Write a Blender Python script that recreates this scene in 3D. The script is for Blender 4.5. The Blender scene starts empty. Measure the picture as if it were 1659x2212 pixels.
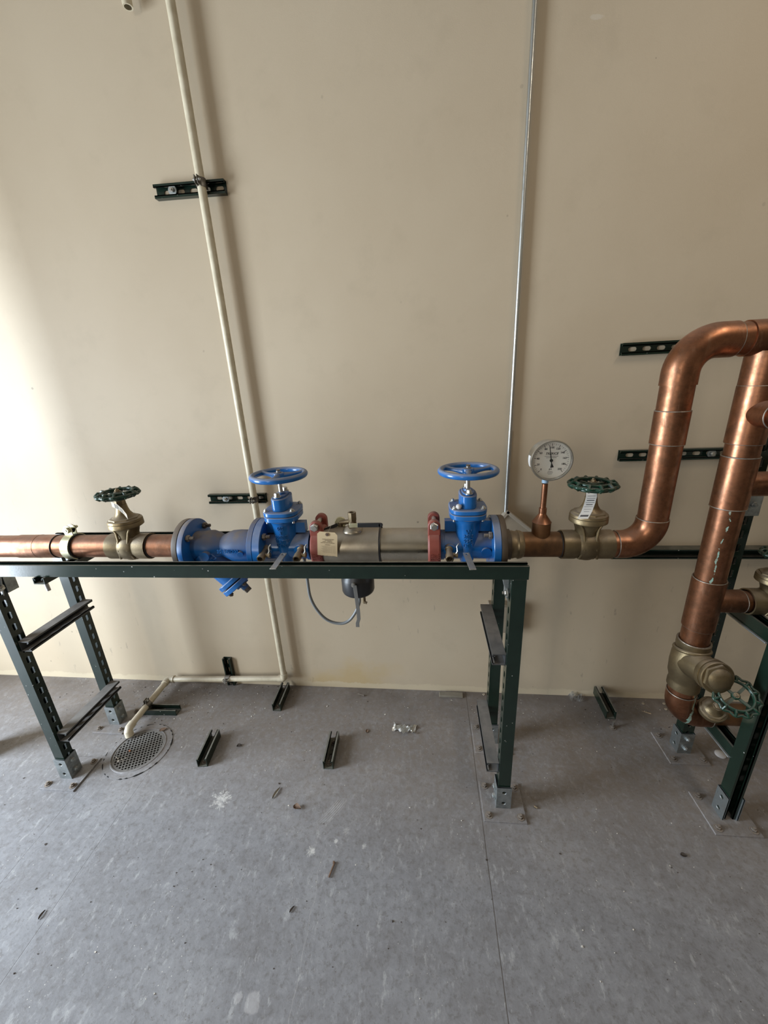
import bpy, bmesh, math, random
from mathutils import Vector, Matrix
random.seed(7)
sc = bpy.context.scene
COL = sc.collection
V = Vector
PI = math.pi

# ------------------------------------------------------------------ camera
CAM_H = 1.5
PITCH, ROLL, YAW, FPX = 0.330695790, 0.0507136846, 0.115475254, 840.0
def _rot():
    cw, sw = math.cos(YAW), math.sin(YAW); cp, sp = math.cos(-PITCH), math.sin(-PITCH); cr, sr = math.cos(ROLL), math.sin(ROLL)
    Rz = Matrix(((cw, -sw, 0), (sw, cw, 0), (0, 0, 1)))
    Rx = Matrix(((1, 0, 0), (0, cp, -sp), (0, sp, cp)))
    Ry = Matrix(((cr, 0, sr), (0, 1, 0), (-sr, 0, cr)))
    return Rz @ Rx @ Ry
RM = _rot()
def ray(u, v): return RM @ V(((u - 829.5) / FPX, 1, -(v - 1106) / FPX))
def at(u, v, y):                     # where the sight line of a pixel meets the vertical plane at depth y
    d = ray(u, v); return V((0, 0, CAM_H)) + d * (y / d.y)
def fl(u, v, z=0.0):                 # where it meets the horizontal plane at height z
    d = ray(u, v); return V((0, 0, CAM_H)) + d * ((z - CAM_H) / d.z)
cd = bpy.data.cameras.new('camera'); cam = bpy.data.objects.new('camera', cd); COL.objects.link(cam)
cam.matrix_world = Matrix.Translation((0, 0, CAM_H)) @ Matrix((RM.col[0], RM.col[2], -RM.col[1])).transposed().to_4x4()
cd.sensor_fit = 'VERTICAL'; cd.sensor_height = 36; cd.lens = FPX / 2212 * 36; cd.clip_start = .02
sc.camera = cam

# ------------------------------------------------------------------ light
sc.view_settings.view_transform = 'Standard'; sc.view_settings.look = 'None'
sc.view_settings.gamma = 1; sc.view_settings.use_curve_mapping = False
sc.view_settings.exposure = 0.5
w = bpy.data.worlds.new('sky'); sc.world = w; w.use_nodes = True
w.node_tree.nodes['Background'].inputs[0].default_value = (.75, .88, 1, 1)
w.node_tree.nodes['Background'].inputs[1].default_value = 1.0
def area(name, loc, target, sx, sy, power, color):
    l = bpy.data.lights.new(name, 'AREA'); l.shape = 'RECTANGLE'; l.size = sx; l.size_y = sy; l.energy = power; l.color = color
    o = bpy.data.objects.new(name, l); COL.objects.link(o); o.location = loc
    o.rotation_euler = (V(target) - V(loc)).to_track_quat('-Z', 'Y').to_euler()
    return o
XL, XR, YB, YW, ZC = -3.0, 3.4, -3.2, 1.573, 3.3
area('daylight_left_door', (XL - .12, .22, 1.15), (0, .22, 1.15), 1.0, 2.1, 142, (.78, .89, 1.0))
area('daylight_front_window', (-2.35, YB - .1, 1.95), (-2.35, 0, 1.95), .55, 1.5, 24, (1.0, .94, .83))
area('ceiling_lamp_light', (1.5, .1, 3.17), (1.5, .1, 0), .3, 1.2, 11, (1.0, .86, .68))

# ------------------------------------------------------------------ materials
class NT:
    def __init__(s, name):
        s.m = bpy.data.materials.new(name); s.m.use_nodes = True; s.t = s.m.node_tree; s.n = s.t.nodes
        s.b = s.n['Principled BSDF']
        g = s.n.new('ShaderNodeNewGeometry'); s.geo = g; s.pos = g.outputs['Position']; s.nor = g.outputs['Normal']
        tc = s.n.new('ShaderNodeTexCoord'); s.obj = tc.outputs['Object']
    def link(s, a, b): s.t.links.new(a, b)
    def val(s, i, x):
        if hasattr(x, 'is_linked') or isinstance(x, bpy.types.NodeSocket): s.link(x, i)
        elif isinstance(x, (tuple, list)): i.default_value = tuple(x) if len(x) == len(i.default_value) else tuple(x) + (1,)
        else: i.default_value = x
    def noise(s, scale, detail=3, rough=.5, vec=None, dist=0):
        n = s.n.new('ShaderNodeTexNoise'); n.inputs['Scale'].default_value = scale; n.inputs['Detail'].default_value = detail
        n.inputs['Roughness'].default_value = rough; n.inputs['Distortion'].default_value = dist
        s.link(vec or s.obj, n.inputs['Vector']); return n.outputs['Fac']
    def vor(s, scale, vec=None, feat='F1', out='Distance', rnd=1):
        n = s.n.new('ShaderNodeTexVoronoi'); n.feature = feat; n.inputs['Scale'].default_value = scale; n.inputs['Randomness'].default_value = rnd
        s.link(vec or s.obj, n.inputs['Vector']); return n.outputs[out]
    def math(s, op, a, b=0, c=0, clamp=False):
        n = s.n.new('ShaderNodeMath'); n.operation = op; n.use_clamp = clamp
        s.val(n.inputs[0], a); s.val(n.inputs[1], b); s.val(n.inputs[2], c); return n.outputs[0]
    def ramp(s, x, a, b, lo=0, hi=1):
        n = s.n.new('ShaderNodeMapRange'); n.clamp = True; s.val(n.inputs[0], x)
        for i, q in zip((1, 2, 3, 4), (a, b, lo, hi)): s.val(n.inputs[i], q)
        return n.outputs[0]
    def mix(s, f, a, b):
        n = s.n.new('ShaderNodeMix'); n.data_type = 'RGBA'; s.val(n.inputs[0], f); s.val(n.inputs[6], a); s.val(n.inputs[7], b); return n.outputs[2]
    def sep(s, v):
        n = s.n.new('ShaderNodeSeparateXYZ'); s.link(v, n.inputs[0]); return n.outputs
    def comb(s, x, y, z):
        n = s.n.new('ShaderNodeCombineXYZ'); s.val(n.inputs[0], x); s.val(n.inputs[1], y); s.val(n.inputs[2], z); return n.outputs[0]
    def scalev(s, v, k):
        n = s.n.new('ShaderNodeVectorMath'); n.operation = 'MULTIPLY'; s.link(v, n.inputs[0]); n.inputs[1].default_value = k; return n.outputs[0]
    def bump(s, h, strength=.3, dist=.001):
        n = s.n.new('ShaderNodeBump'); n.inputs['Strength'].default_value = strength; n.inputs['Distance'].default_value = dist
        s.link(h, n.inputs['Height']); s.link(n.outputs[0], s.b.inputs['Normal'])
    def out(s, col, rough=.5, metal=0, spec=None, coat=None):
        s.val(s.b.inputs['Base Color'], col); s.val(s.b.inputs['Roughness'], rough); s.val(s.b.inputs['Metallic'], metal)
        if spec is not None: s.b.inputs['Specular IOR Level'].default_value = spec
        if coat: s.b.inputs['Coat Weight'].default_value = coat; s.b.inputs['Coat Roughness'].default_value = .12
        return s.m
    def dust(s, lo=.55, hi=.95, amt=.8):       # settled dust: on whatever faces up
        z = s.sep(s.nor)[2]
        return s.math('MULTIPLY', s.ramp(z, lo, hi), s.ramp(s.noise(35, 4), .25, .6, amt * .55, amt))
DUST = (.30, .25, .205)
M = {}
def paint(name, col, rough=.35, dustc=DUST, amt=.8, metal=0, var=.25, lo=.55, hi=.97, dark=None):
    t = NT(name); n = t.noise(25, 4)
    c = t.mix(t.ramp(n, .35, .7), col, dark or tuple(x * (1 - var) for x in col))
    d = t.dust(lo, hi, amt)
    if name == 'green_strut_paint':
        chip = t.math('MULTIPLY', t.math('LESS_THAN', t.vor(55), .11), t.ramp(t.noise(14, 3), .55, .62))
        c = t.mix(chip, c, (.42, .41, .38))
    t.bump(t.noise(180, 2), .05, .001)
    return t.out(t.mix(d, c, dustc), t.ramp(d, 0, .6, rough, .8), metal if not metal else t.ramp(d, 0, .6, metal, 0))
M['blue'] = paint('blue_enamel', (.013, .125, .38), .22, (.22, .24, .30), .95, lo=.25, hi=.75)
M['blue_dusty'] = paint('blue_enamel_under_dust', (.010, .105, .32), .3, (.185, .155, .135), .95, lo=.05, hi=.85)
M['green'] = paint('green_strut_paint', (.009, .020, .0135), .19, (.20, .185, .15), .75)
M['green2'] = paint('green_wheel_enamel', (.008, .038, .022), .25, (.13, .13, .11), .55)
M['red'] = paint('red_coupling_paint', (.27, .062, .042), .5, (.30, .17, .14), .6)
M['black'] = paint('black_coating', (.018, .018, .02), .4, (.15, .13, .11), .5)
M['greytool'] = paint('dusty_grey_rung', (.05, .052, .053), .4, (.20, .185, .17), .9)
def metal(name, col, rough, dark, scale=12, amt=.45, dustc=DUST):
    t = NT(name); n = t.noise(scale, 5, .6)
    c = t.mix(t.ramp(n, .35, .68), col, dark)
    d = t.dust(.5, 1.0, amt)
    t.bump(t.noise(60, 3), .05, .001)
    return t.out(t.mix(d, c, dustc), t.math('ADD', t.ramp(n, .3, .7, rough, rough + .18), t.math('MULTIPLY', d, .35)), t.ramp(d, 0, .6, 1, .25))
M['steel'] = metal('stainless_steel', (.40, .35, .27), .33, (.25, .21, .16), 9, .7)
M['steelbright'] = metal('polished_stainless', (.56, .50, .40), .17, (.42, .37, .29), 9, .6)
M['galv'] = metal('galvanised_steel', (.44, .47, .47), .42, (.26, .28, .28), 40, .6)
M['zinc'] = metal('zinc_plated_steel', (.62, .61, .57), .25, (.42, .40, .36), 30, .3)
M['yzinc'] = metal('yellow_zinc_plating', (.74, .70, .44), .32, (.60, .58, .45), 30, .3)
M['brassold'] = metal('dull_brass', (.34, .27, .17), .42, (.18, .135, .085), 22, .5)
M['rust'] = metal('rusty_bolt', (.27, .24, .21), .6, (.14, .11, .09), 60, .85)
M['conduit'] = metal('conduit_steel', (.55, .56, .54), .28, (.42, .43, .42), 30, .15)
def copper(name, patina, wide=1):
    t = NT(name)
    str_ = t.noise(13, 6, .68); fine = t.noise(70, 4, .6)
    c = t.mix(t.ramp(str_, .32, .66), (.42, .185, .10), (.15, .070, .038))
    c = t.mix(t.ramp(fine, .50, .72, 0, .6), c, (.16, .08, .048)); sc2 = t.noise(30, 5, .7, t.scalev(t.obj, (3, 3, .5)))
    c = t.mix(t.ramp(sc2, .55, .75, 0, .35), c, (.50, .30, .20))
    d = t.dust(.45, 1.0, .55)
    c = t.mix(d, c, (.27, .17, .13))
    metalv = t.ramp(d, 0, .6, 1, .3)
    rough = t.math('ADD', t.ramp(str_, .3, .7, .27, .50), t.math('MULTIPLY', d, .35))
    if patina:                                  # green verdigris run
        x, y, z = t.sep(t.obj)
        wob = t.math('MULTIPLY', t.math('SUBTRACT', t.noise(9, 2), .5), .035)
        ln = t.math('ABSOLUTE', t.math('SUBTRACT', t.math('ADD', x, wob), patina[0]))
        width = t.ramp(t.noise(45, 4, .7), .30, .72, -.0035 + .002 * (wide > 1), .0050 * wide)
        msk = t.math('LESS_THAN', ln, width)
        msk = t.math('MULTIPLY', msk, t.math('LESS_THAN', y, patina[1]))
        msk = t.math('MULTIPLY', msk, t.math('MULTIPLY', t.math('GREATER_THAN', z, patina[2]), t.math('LESS_THAN', z, patina[3])))
        c = t.mix(t.math('MULTIPLY', msk, t.ramp(fine, .3, .55, .35, .95)), c, (.23, .38, .31)); metalv = t.math('MULTIPLY', metalv, t.math('SUBTRACT', 1, msk)); rough = t.math('ADD', rough, t.math('MULTIPLY', msk, .4))
    t.bump(t.noise(28, 4, vec=t.obj), .16, .0012)
    return t.out(c, rough, metalv)
M['copper'] = copper('copper', None)
M['copper_stain'] = copper('copper_with_verdigris', (-.016, -.010, .525, .765))
M['copper_foot'] = copper('copper_foot_with_verdigris', (.022, 0.0, -10, 10), 2.2)
def copper_brown():
    t = NT('oil_browned_copper'); s = t.noise(14, 5, .6)
    c = t.mix(t.ramp(s, .35, .68), (.24, .115, .05), (.09, .052, .028)); d = t.dust(.5, 1, .35)
    t.bump(s, .1, .001)
    return t.out(t.mix(d, c, (.22, .15, .10)), t.ramp(s, .3, .7, .38, .6), t.ramp(d, 0, .6, .8, .2))
M['copperbrown'] = copper_brown()
M['solder'] = metal('solder_ring', (.48, .43, .37), .45, (.24, .21, .18), 90, .1)
def bronze():
    t = NT('cast_bronze'); s = t.noise(10, 4, .6); f = t.noise(220, 2)
    c = t.mix(t.ramp(s, .35, .68), (.25, .19, .105), (.125, .095, .056)); d = t.dust(.45, 1, .75)
    t.bump(f, .25, .0012)
    return t.out(t.mix(d, c, (.30, .245, .19)), t.ramp(s, .3, .7, .38, .55), t.ramp(d, 0, .6, .85, .15))
M['bronze'] = bronze()
M['flangebrown'] = paint('oxidised_flange', (.085, .062, .042), .55, (.22, .17, .13), .5)
def pvc():
    t = NT('cream_pvc'); n = t.noise(30, 4)
    x, y, z = t.sep(t.obj)
    prn = t.math('MULTIPLY', t.math('GREATER_THAN', t.noise(160, 2, .5, t.scalev(t.obj, (1, 1, .35))), .56), t.math('LESS_THAN', t.math('ABSOLUTE', t.math('SUBTRACT', x, .0065)), .0022))
    prn = t.math('MULTIPLY', prn, t.math('GREATER_THAN', z, .2))
    c = t.mix(t.ramp(n, .4, .7), (.62, .55, .41), (.52, .45, .32)); c = t.mix(t.math('MULTIPLY', prn, .28), c, (.25, .19, .10))
    d = t.dust(.5, 1, .7)
    return t.out(t.mix(d, c, (.38, .32, .26)), .35)
M['pvc'] = pvc()
def simple(name, col, rough=.6, metal_=0, var=.12, sc_=30):
    t = NT(name); return t.out(t.mix(t.noise(sc_, 3), tuple(x * (1 + var) for x in col), tuple(x * (1 - var) for x in col)), rough, metal_)
M['dustyplate'] = paint('dusty_floor_plate', (.21, .185, .165), .75, (.235, .205, .182), .9)
M['lever_grey'] = simple('dull_grey_lever', (.17, .165, .155), .45, .4)
M['rubber'] = simple('black_rubber', (.012, .012, .012), .7)
M['hose'] = simple('grey_braided_hose', (.16, .17, .175), .35)
M['dial'] = simple('gauge_dial_white', (.62, .58, .50), .5, 0, .04)
M['ink'] = simple('black_ink', (.02, .018, .016), .6)
M['inkfaint'] = simple('faint_print', (.17, .13, .09), .8)
M['paper'] = simple('manila_card', (.56, .43, .26), .8, 0, .08)
M['white'] = simple('white_label', (.75, .74, .72), .6, 0, .05)
M['whiteprint'] = simple('label_print', (.08, .08, .09), .6)
M['tape'] = simple('blue_white_thread_tape', (.32, .46, .60), .5)
M['leaf'] = simple('dry_leaf', (.16, .10, .065), .8, 0, .4, 60)
M['leafdark'] = simple('dark_dry_leaf', (.055, .042, .034), .8, 0, .4, 60)
M['wood'] = simple('raw_wood_splinter', (.42, .31, .19), .8, 0, .3, 80)
M['shim'] = simple('dusty_shim', (.20, .175, .135), .85, 0, .25, 40)
M['chip'] = simple('plaster_chip', (.62, .58, .52), .8, 0, .2, 90)
M['plasticwhite'] = simple('white_plastic', (.55, .52, .50), .5, 0, .1)
M['orange'] = simple('orange_bead', (.55, .20, .09), .5)
M['sump'] = simple('dark_drain_sump', (.012, .011, .010), .9)
M['boxpaint'] = simple('painted_outlet_box', (.27, .225, .165), .6)
M['board'] = simple('beige_board', (.42, .35, .26), .7)
M['boardedge'] = simple('pale_board_edge', (.46, .40, .32), .7)
def foil():
    t = NT('crumpled_foil'); t.bump(t.noise(60, 3), .5, .004); return t.out((.66, .66, .64), .32, .7)
M['foil'] = foil()
def clear():
    t = NT('clear_plastic'); m = t.out((.85, .85, .83), .25, 0); t.b.inputs['Transmission Weight'].default_value = .85; t.b.inputs['IOR'].default_value = 1.2
    t.bump(t.noise(70, 3), .5, .004); return m
M['clear'] = clear()
def glass():
    t = NT('gauge_glass'); m = t.out((1, 1, 1), .04, 0); t.b.inputs['Transmission Weight'].default_value = 1; t.b.inputs['IOR'].default_value = 1.1; return m
M['glass'] = glass()

def wallmat():
    t = NT('beige_wall_paint'); p = t.pos; x, y, z = t.sep(p)
    big = t.noise(1.3, 4, .6, p); fine = t.noise(330, 2, .5, p)
    c = t.mix(t.ramp(big, .3, .7), (.50, .412, .298), (.46, .37, .26))
    sm = t.noise(6, 5, .7, p)
    c = t.mix(t.ramp(sm, .55, .72, 0, .14), c, (.30, .24, .165))
    # marks and specks
    sp = t.vor(7.5, p); spn = t.noise(30, 3, .6, p)
    speck = t.math('MULTIPLY', t.math('LESS_THAN', t.math('ADD', sp, t.math('MULTIPLY', spn, .10)), .085), t.ramp(t.noise(2.1, 2, .5, p), .46, .6, 0, .55))
    c = t.mix(speck, c, (.16, .13, .10))
    # scuff strokes
    st = t.noise(16, 3, .6, t.scalev(p, (3.0, 1, .8)))
    c = t.mix(t.math('MULTIPLY', t.math('MULTIPLY', t.ramp(st, .655, .70, 0, .40), t.ramp(z, 1.3, .5)), t.ramp(t.noise(2.3, 2, .5, p), .52, .60)), c, (.23, .19, .15))
    # brown water stain low on the wall
    dx = t.math('DIVIDE', t.math('SUBTRACT', x, -.38), .26); dz = t.math('DIVIDE', t.math('SUBTRACT', z, .04), .15)
    r = t.math('SQRT', t.math('ADD', t.math('MULTIPLY', dx, dx), t.math('MULTIPLY', dz, dz)))
    r = t.math('ADD', r, t.math('MULTIPLY', t.math('SUBTRACT', t.noise(6, 4, .6, p), .5), 2.2))
    stn = t.ramp(r, .25, 1.05, .55, 0)
    c = t.mix(stn, c, (.46, .32, .13))
    # flaking paler line along the foot of the wall
    hz = t.math('ADD', z, t.math('MULTIPLY', t.math('SUBTRACT', t.noise(14, 4, .7, p), .5), .05))
    c = t.mix(t.ramp(hz, .030, .038, .75, 0), c, (.56, .47, .33))
    # chipped patch high on the right
    ddx = t.math('SUBTRACT', x, .505); ddz = t.math('SUBTRACT', z, 2.45)
    ww = t.noise(40, 3, .6, p)
    rr = t.math('ADD', t.math('SQRT', t.math('ADD', t.math('MULTIPLY', ddx, ddx), t.math('MULTIPLY', t.math('MULTIPLY', ddz, ddz), 9))), t.math('MULTIPLY', ww, .03))
    c = t.mix(t.ramp(rr, .030, .036, .5, 0), c, (.56, .50, .41))
    h = t.math('ADD', t.math('MULTIPLY', fine, .5), t.math('MULTIPLY', t.ramp(hz, .028, .04), 1.2))
    t.bump(t.math('ADD', h, t.math('MULTIPLY', t.noise(5, 3, .5, p), 3.0)), .16, .002)
    return t.out(c, .55, 0, .35)
M['wall'] = wallmat()
M['wallplain'] = simple('warm_plaster', (.34, .29, .22), .8, 0, .05, 2)
M['ceil'] = simple('ceiling_paint', (.28, .25, .21), .9, 0, .05, 2)

SPLATS = [((478, 1727), .028, .75, .040), ((672, 1838), .013, .8, .012), ((726, 1817), .006, .8, .006), ((786, 1828), .008, .7, .006),
          ((748, 1795), .012, .35, .010)]
def floormat():
    t = NT('worn_concrete'); p = t.pos; x, y, z = t.sep(p)
    n1 = t.noise(1.6, 5, .62, p); n2 = t.noise(9, 6, .68, p, .4); n3 = t.noise(60, 5, .7, p)
    mid = t.noise(42, 7, .75, p, .4); lo = t.noise(3.5, 5, .65, p)
    c = t.mix(t.ramp(n1, .3, .7), (.262, .262, .278), (.205, .202, .210))
    c = t.mix(t.ramp(lo, .50, .36, 0, .5), c, (.165, .155, .155))
    c = t.mix(t.ramp(lo, .52, .64, 0, .40), c, (.35, .35, .365))
    c = t.mix(t.ramp(mid, .53, .65, 0, .45), c, (.34, .34, .35))
    c = t.mix(t.ramp(mid, .48, .37, 0, .42), c, (.135, .128, .130))
    c = t.mix(t.ramp(n3, .53, .64, 0, .5), c, (.13, .118, .112))
    c = t.mix(t.ramp(t.noise(34, 5, .75, t.scalev(p, (1, .45, 1))), .57, .66, 0, .5), c, (.46, .46, .46))
    # brown dirt film that gathers along the wall
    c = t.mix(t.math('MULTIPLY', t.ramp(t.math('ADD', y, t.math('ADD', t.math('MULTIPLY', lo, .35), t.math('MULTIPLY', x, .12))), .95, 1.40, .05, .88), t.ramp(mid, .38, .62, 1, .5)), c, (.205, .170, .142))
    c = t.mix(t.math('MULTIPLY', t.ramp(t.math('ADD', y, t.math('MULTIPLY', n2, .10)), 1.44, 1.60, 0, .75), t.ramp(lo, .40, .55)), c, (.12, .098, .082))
    # grit
    g = t.vor(95, p); gm = t.noise(4, 3, .6, p)
    c = t.mix(t.math('MULTIPLY', t.math('LESS_THAN', g, .10), t.ramp(gm, .42, .6)), c, (.11, .09, .075))
    g2 = t.vor(60, t.scalev(p, (1.1, 1, 1)))
    c = t.mix(t.math('MULTIPLY', t.math('LESS_THAN', g2, .075), t.ramp(t.noise(3, 2, .5, p), .5, .62)), c, (.60, .57, .53))
    # paint splats
    for (u, v), r, a, jag in SPLATS:
        q = fl(u, v)
        dx = t.math('SUBTRACT', x, q.x); dy = t.math('SUBTRACT', y, q.y)
        d = t.math('SQRT', t.math('ADD', t.math('MULTIPLY', dx, dx), t.math('MULTIPLY', dy, dy)))
        ang = t.math('ARCTAN2', dy, dx)
        jn = t.noise(3.2, 3, .7, t.comb(t.math('MULTIPLY', t.math('COSINE', ang), 2.2), t.math('MULTIPLY', t.math('SINE', ang), 2.2), q.x))
        e = t.math('ADD', d, t.math('MULTIPLY', t.math('SUBTRACT', jn, .5), -jag * 2.6))
        e = t.math('ADD', e, t.math('MULTIPLY', t.math('SUBTRACT', t.noise(75, 5, .8, p), .5), jag * 4.2))
        c = t.mix(t.math('MULTIPLY', t.ramp(e, r * .55, r * 1.1, a, 0), t.ramp(n3, .38, .56, .35, 1)), c, (.66, .64, .61))
    # pale ring near the lower edge, with a small one beside it
    for (u, v), r in (((545, 2168), .020), ((513, 2155), .011)):
        q = fl(u, v); dx = t.math('SUBTRACT', x, q.x); dy = t.math('SUBTRACT', y, q.y)
        d = t.math('SQRT', t.math('ADD', t.math('MULTIPLY', dx, dx), t.math('MULTIPLY', dy, dy)))
        d = t.math('ADD', d, t.math('MULTIPLY', t.math('SUBTRACT', mid, .5), .030))
        c = t.mix(t.ramp(d, r * .85, r * 1.1, .38, 0), c, (.52, .50, .50))
    # comb shaped trowel scrape
    q = fl(735, 1725); q2 = fl(655, 1830)
    dx = t.math('SUBTRACT', x, q.x); dy = t.math('SUBTRACT', y, q.y); th = math.atan2(q2.y - q.y, q2.x - q.x)
    a1 = t.math('ADD', t.math('MULTIPLY', dx, math.cos(th)), t.math('MULTIPLY', dy, math.sin(th)))
    b1 = t.math('ADD', t.math('MULTIPLY', dx, -math.sin(th)), t.math('MULTIPLY', dy, math.cos(th)))
    b1 = t.math('ADD', b1, t.math('MULTIPLY', t.math('MULTIPLY', a1, a1), 1.2))
    stripes = t.ramp(t.math('SINE', t.math('MULTIPLY', b1, 900)), -.3, .6)
    msk = t.math('MULTIPLY', t.math('MULTIPLY', t.ramp(a1, -.005, .02), t.ramp(a1, .13, .03)), t.math('MULTIPLY', t.ramp(b1, -.008, -.003), t.ramp(b1, .035, .02)))
    c = t.mix(t.math('MULTIPLY', t.math('MULTIPLY', msk, stripes), .40), c, (.56, .54, .52))
    # saw cuts running toward the wall
    h = t.math('MULTIPLY', n3, .5)
    for xc, k, wd in ((.183, .62, .0011), (-1.163, .28, .0008), (-1.40, .28, .0008)):
        d = t.math('ABSOLUTE', t.math('SUBTRACT', t.math('ADD', x, t.math('MULTIPLY', t.math('SUBTRACT', t.noise(5, 3, .6, p), .5), .004)), xc))
        mk = t.ramp(d, wd, wd * 2.0, 1, 0)
        c = t.mix(t.math('MULTIPLY', mk, k), c, (.075, .06, .05)); h = t.math('SUBTRACT', h, t.math('MULTIPLY', mk, 1.0))
    # hairline crack
    wv = t.math('MULTIPLY', t.math('SUBTRACT', t.noise(8, 4, .6, p), .5), .06)
    d = t.math('ABSOLUTE', t.math('SUBTRACT', t.math('ADD', x, wv), -.36))
    c = t.mix(t.math('MULTIPLY', t.ramp(d, .0005, .0014, .35, 0), t.ramp(y, .9, .85)), c, (.42, .40, .39))
    t.bump(t.math('ADD', h, t.math('MULTIPLY', n2, 1.6)), .35, .0025)
    return t.out(c, t.ramp(n2, .3, .7, .52, .72), 0, .4)
M['floor'] = floormat()

# ------------------------------------------------------------------ mesh helpers
def basis(axis, up=None):
    a = V(axis).normalized(); u = V(up) if up is not None else (V((0, 0, 1)) if abs(a.z) < .9 else V((1, 0, 0)))
    s = u.cross(a).normalized(); t = a.cross(s).normalized(); return a, s, t     # a axis, s side, t up
class MB:
    def __init__(s): s.v = []; s.f = []
    def add(s, vs, fs):
        o = len(s.v); s.v += [V(p) for p in vs]; s.f += [tuple(i + o for i in f) for f in fs]; return s
    def box(s, x0, x1, y0, y1, z0, z1):
        vs = [(x, y, z) for z in (z0, z1) for y in (y0, y1) for x in (x0, x1)]
        return s.add(vs, [(0, 2, 3, 1), (4, 5, 7, 6), (0, 1, 5, 4), (2, 6, 7, 3), (0, 4, 6, 2), (1, 3, 7, 5)])
    def bar(s, p0, p1, wd, th, up=(0, 0, 1)):
        p0, p1 = V(p0), V(p1); a, sd, t = basis(p1 - p0, up)
        vs = [p + sd * wd / 2 * i + t * th / 2 * j for p in (p0, p1) for i, j in ((-1, -1), (1, -1), (1, 1), (-1, 1))]
        return s.add(vs, [(3, 2, 1, 0), (4, 5, 6, 7), (0, 1, 5, 4), (1, 2, 6, 5), (2, 3, 7, 6), (3, 0, 4, 7)])
    def lathe(s, prof, org=(0, 0, 0), axis=(0, 0, 1), n=40, sx=1, sy=1, caps=True, ph=0):
        org = V(org); a, sd, t = basis(axis); vs = []; fs = []
        for h, r in prof:
            for i in range(n):
                an = 2 * PI * i / n + ph; vs.append(org + a * h + sd * r * sx * math.cos(an) + t * r * sy * math.sin(an))
        for k in range(len(prof) - 1):
            for i in range(n):
                j = (i + 1) % n; fs.append((k * n + i, k * n + j, (k + 1) * n + j, (k + 1) * n + i))
        if caps: fs.append(tuple(reversed(range(n)))); fs.append(tuple(range((len(prof) - 1) * n, len(prof) * n)))
        return s.add(vs, fs)
    def cyl(s, p0, p1, r, r1=None, n=32):
        p0, p1 = V(p0), V(p1); return s.lathe([(0, r), ((p1 - p0).length, r if r1 is None else r1)], p0, p1 - p0, n)
    def pipe(s, p0, p1, r, ri, n=32):      # hollow, open ends
        p0, p1 = V(p0), V(p1); L = (p1 - p0).length
        return s.lathe([(L * .0 + 0, ri), (0, r), (L, r), (L, ri), (L * .02, ri * .99)], p0, p1 - p0, n, caps=False)
    def hexa(s, p0, p1, r, ph=0): p0, p1 = V(p0), V(p1); return s.lathe([(0, r), ((p1 - p0).length, r)], p0, p1 - p0, 6, ph=ph)
    def tube(s, pts, r, n=16, closed=False, caps=True):
        pts = [V(p) for p in pts]; N = len(pts); rs = r if isinstance(r, (list, tuple)) else [r] * N
        tang = []
        for i in range(N):
            if closed: d = pts[(i + 1) % N] - pts[i - 1]
            else: d = pts[min(i + 1, N - 1)] - pts[max(i - 1, 0)]
            tang.append(d.normalized())
        a, sd, t = basis(tang[0]); vs = []; fs = []
        for i in range(N):
            sd = (sd - tang[i] * sd.dot(tang[i])).normalized(); t = tang[i].cross(sd)
            for k in range(n): an = 2 * PI * k / n; vs.append(pts[i] + (sd * math.cos(an) + t * math.sin(an)) * rs[i])
        for i in range(N if closed else N - 1):
            i2 = (i + 1) % N
            for k in range(n): j = (k + 1) % n; fs.append((i * n + k, i * n + j, i2 * n + j, i2 * n + k))
        if caps and not closed: fs.append(tuple(reversed(range(n)))); fs.append(tuple(range((N - 1) * n, N * n)))
        return s.add(vs, fs)
    def torus(s, c, axis, R, r, n=48, m=12, wob=0, k=12):
        c = V(c); a, sd, t = basis(axis)
        return s.tube([c + (sd * math.cos(q) + t * math.sin(q)) * (R * (1 + wob * math.cos(k * q))) for q in (2 * PI * i / n for i in range(n))], r, m, True)
    def prism(s, poly, org, ux, uy, depth):      # poly extruded along ux x uy
        org, ux, uy = V(org), V(ux).normalized(), V(uy).normalized(); nz = ux.cross(uy); n = len(poly)
        vs = [org + ux * p[0] + uy * p[1] for p in poly] + [org + ux * p[0] + uy * p[1] + nz * depth for p in poly]
        fs = [tuple(reversed(range(n))), tuple(range(n, 2 * n))] + [(i, (i + 1) % n, n + (i + 1) % n, n + i) for i in range(n)]
        return s.add(vs, fs)
    def holed(s, x0, x1, y0, y1, hole, org, ux, uy, th):     # rectangle with a hole (closed outline around hole centre), thickness th along ux x uy
        org, ux, uy = V(org), V(ux), V(uy); nz = ux.cross(uy); hx = sum(p[0] for p in hole) / len(hole); hy = sum(p[1] for p in hole) / len(hole)
        n = len(hole); outer = []
        for p in hole:
            dx, dy = p[0] - hx, p[1] - hy; k = 1e9
            if dx > 1e-9: k = min(k, (x1 - hx) / dx)
            if dx < -1e-9: k = min(k, (x0 - hx) / dx)
            if dy > 1e-9: k = min(k, (y1 - hy) / dy)
            if dy < -1e-9: k = min(k, (y0 - hy) / dy)
            outer.append([hx + dx * k, hy + dy * k])
        for cx, cy in ((x0, y0), (x1, y0), (x1, y1), (x0, y1)):     # snap the nearest to each corner
            i = min(range(n), key=lambda q: (outer[q][0] - cx) ** 2 + (outer[q][1] - cy) ** 2); outer[i] = [cx, cy]
        P = lambda q, d: org + ux * q[0] + uy * q[1] + nz * d
        vs = [P(q, 0) for q in outer] + [P(q, 0) for q in hole] + [P(q, th) for q in outer] + [P(q, th) for q in hole]; fs = []
        for i in range(n):
            j = (i + 1) % n
            fs += [(i, n + i, n + j, j), (2 * n + i, 2 * n + j, 3 * n + j, 3 * n + i), (n + i, 3 * n + i, 3 * n + j, n + j)]
        return s.add(vs, fs)
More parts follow.
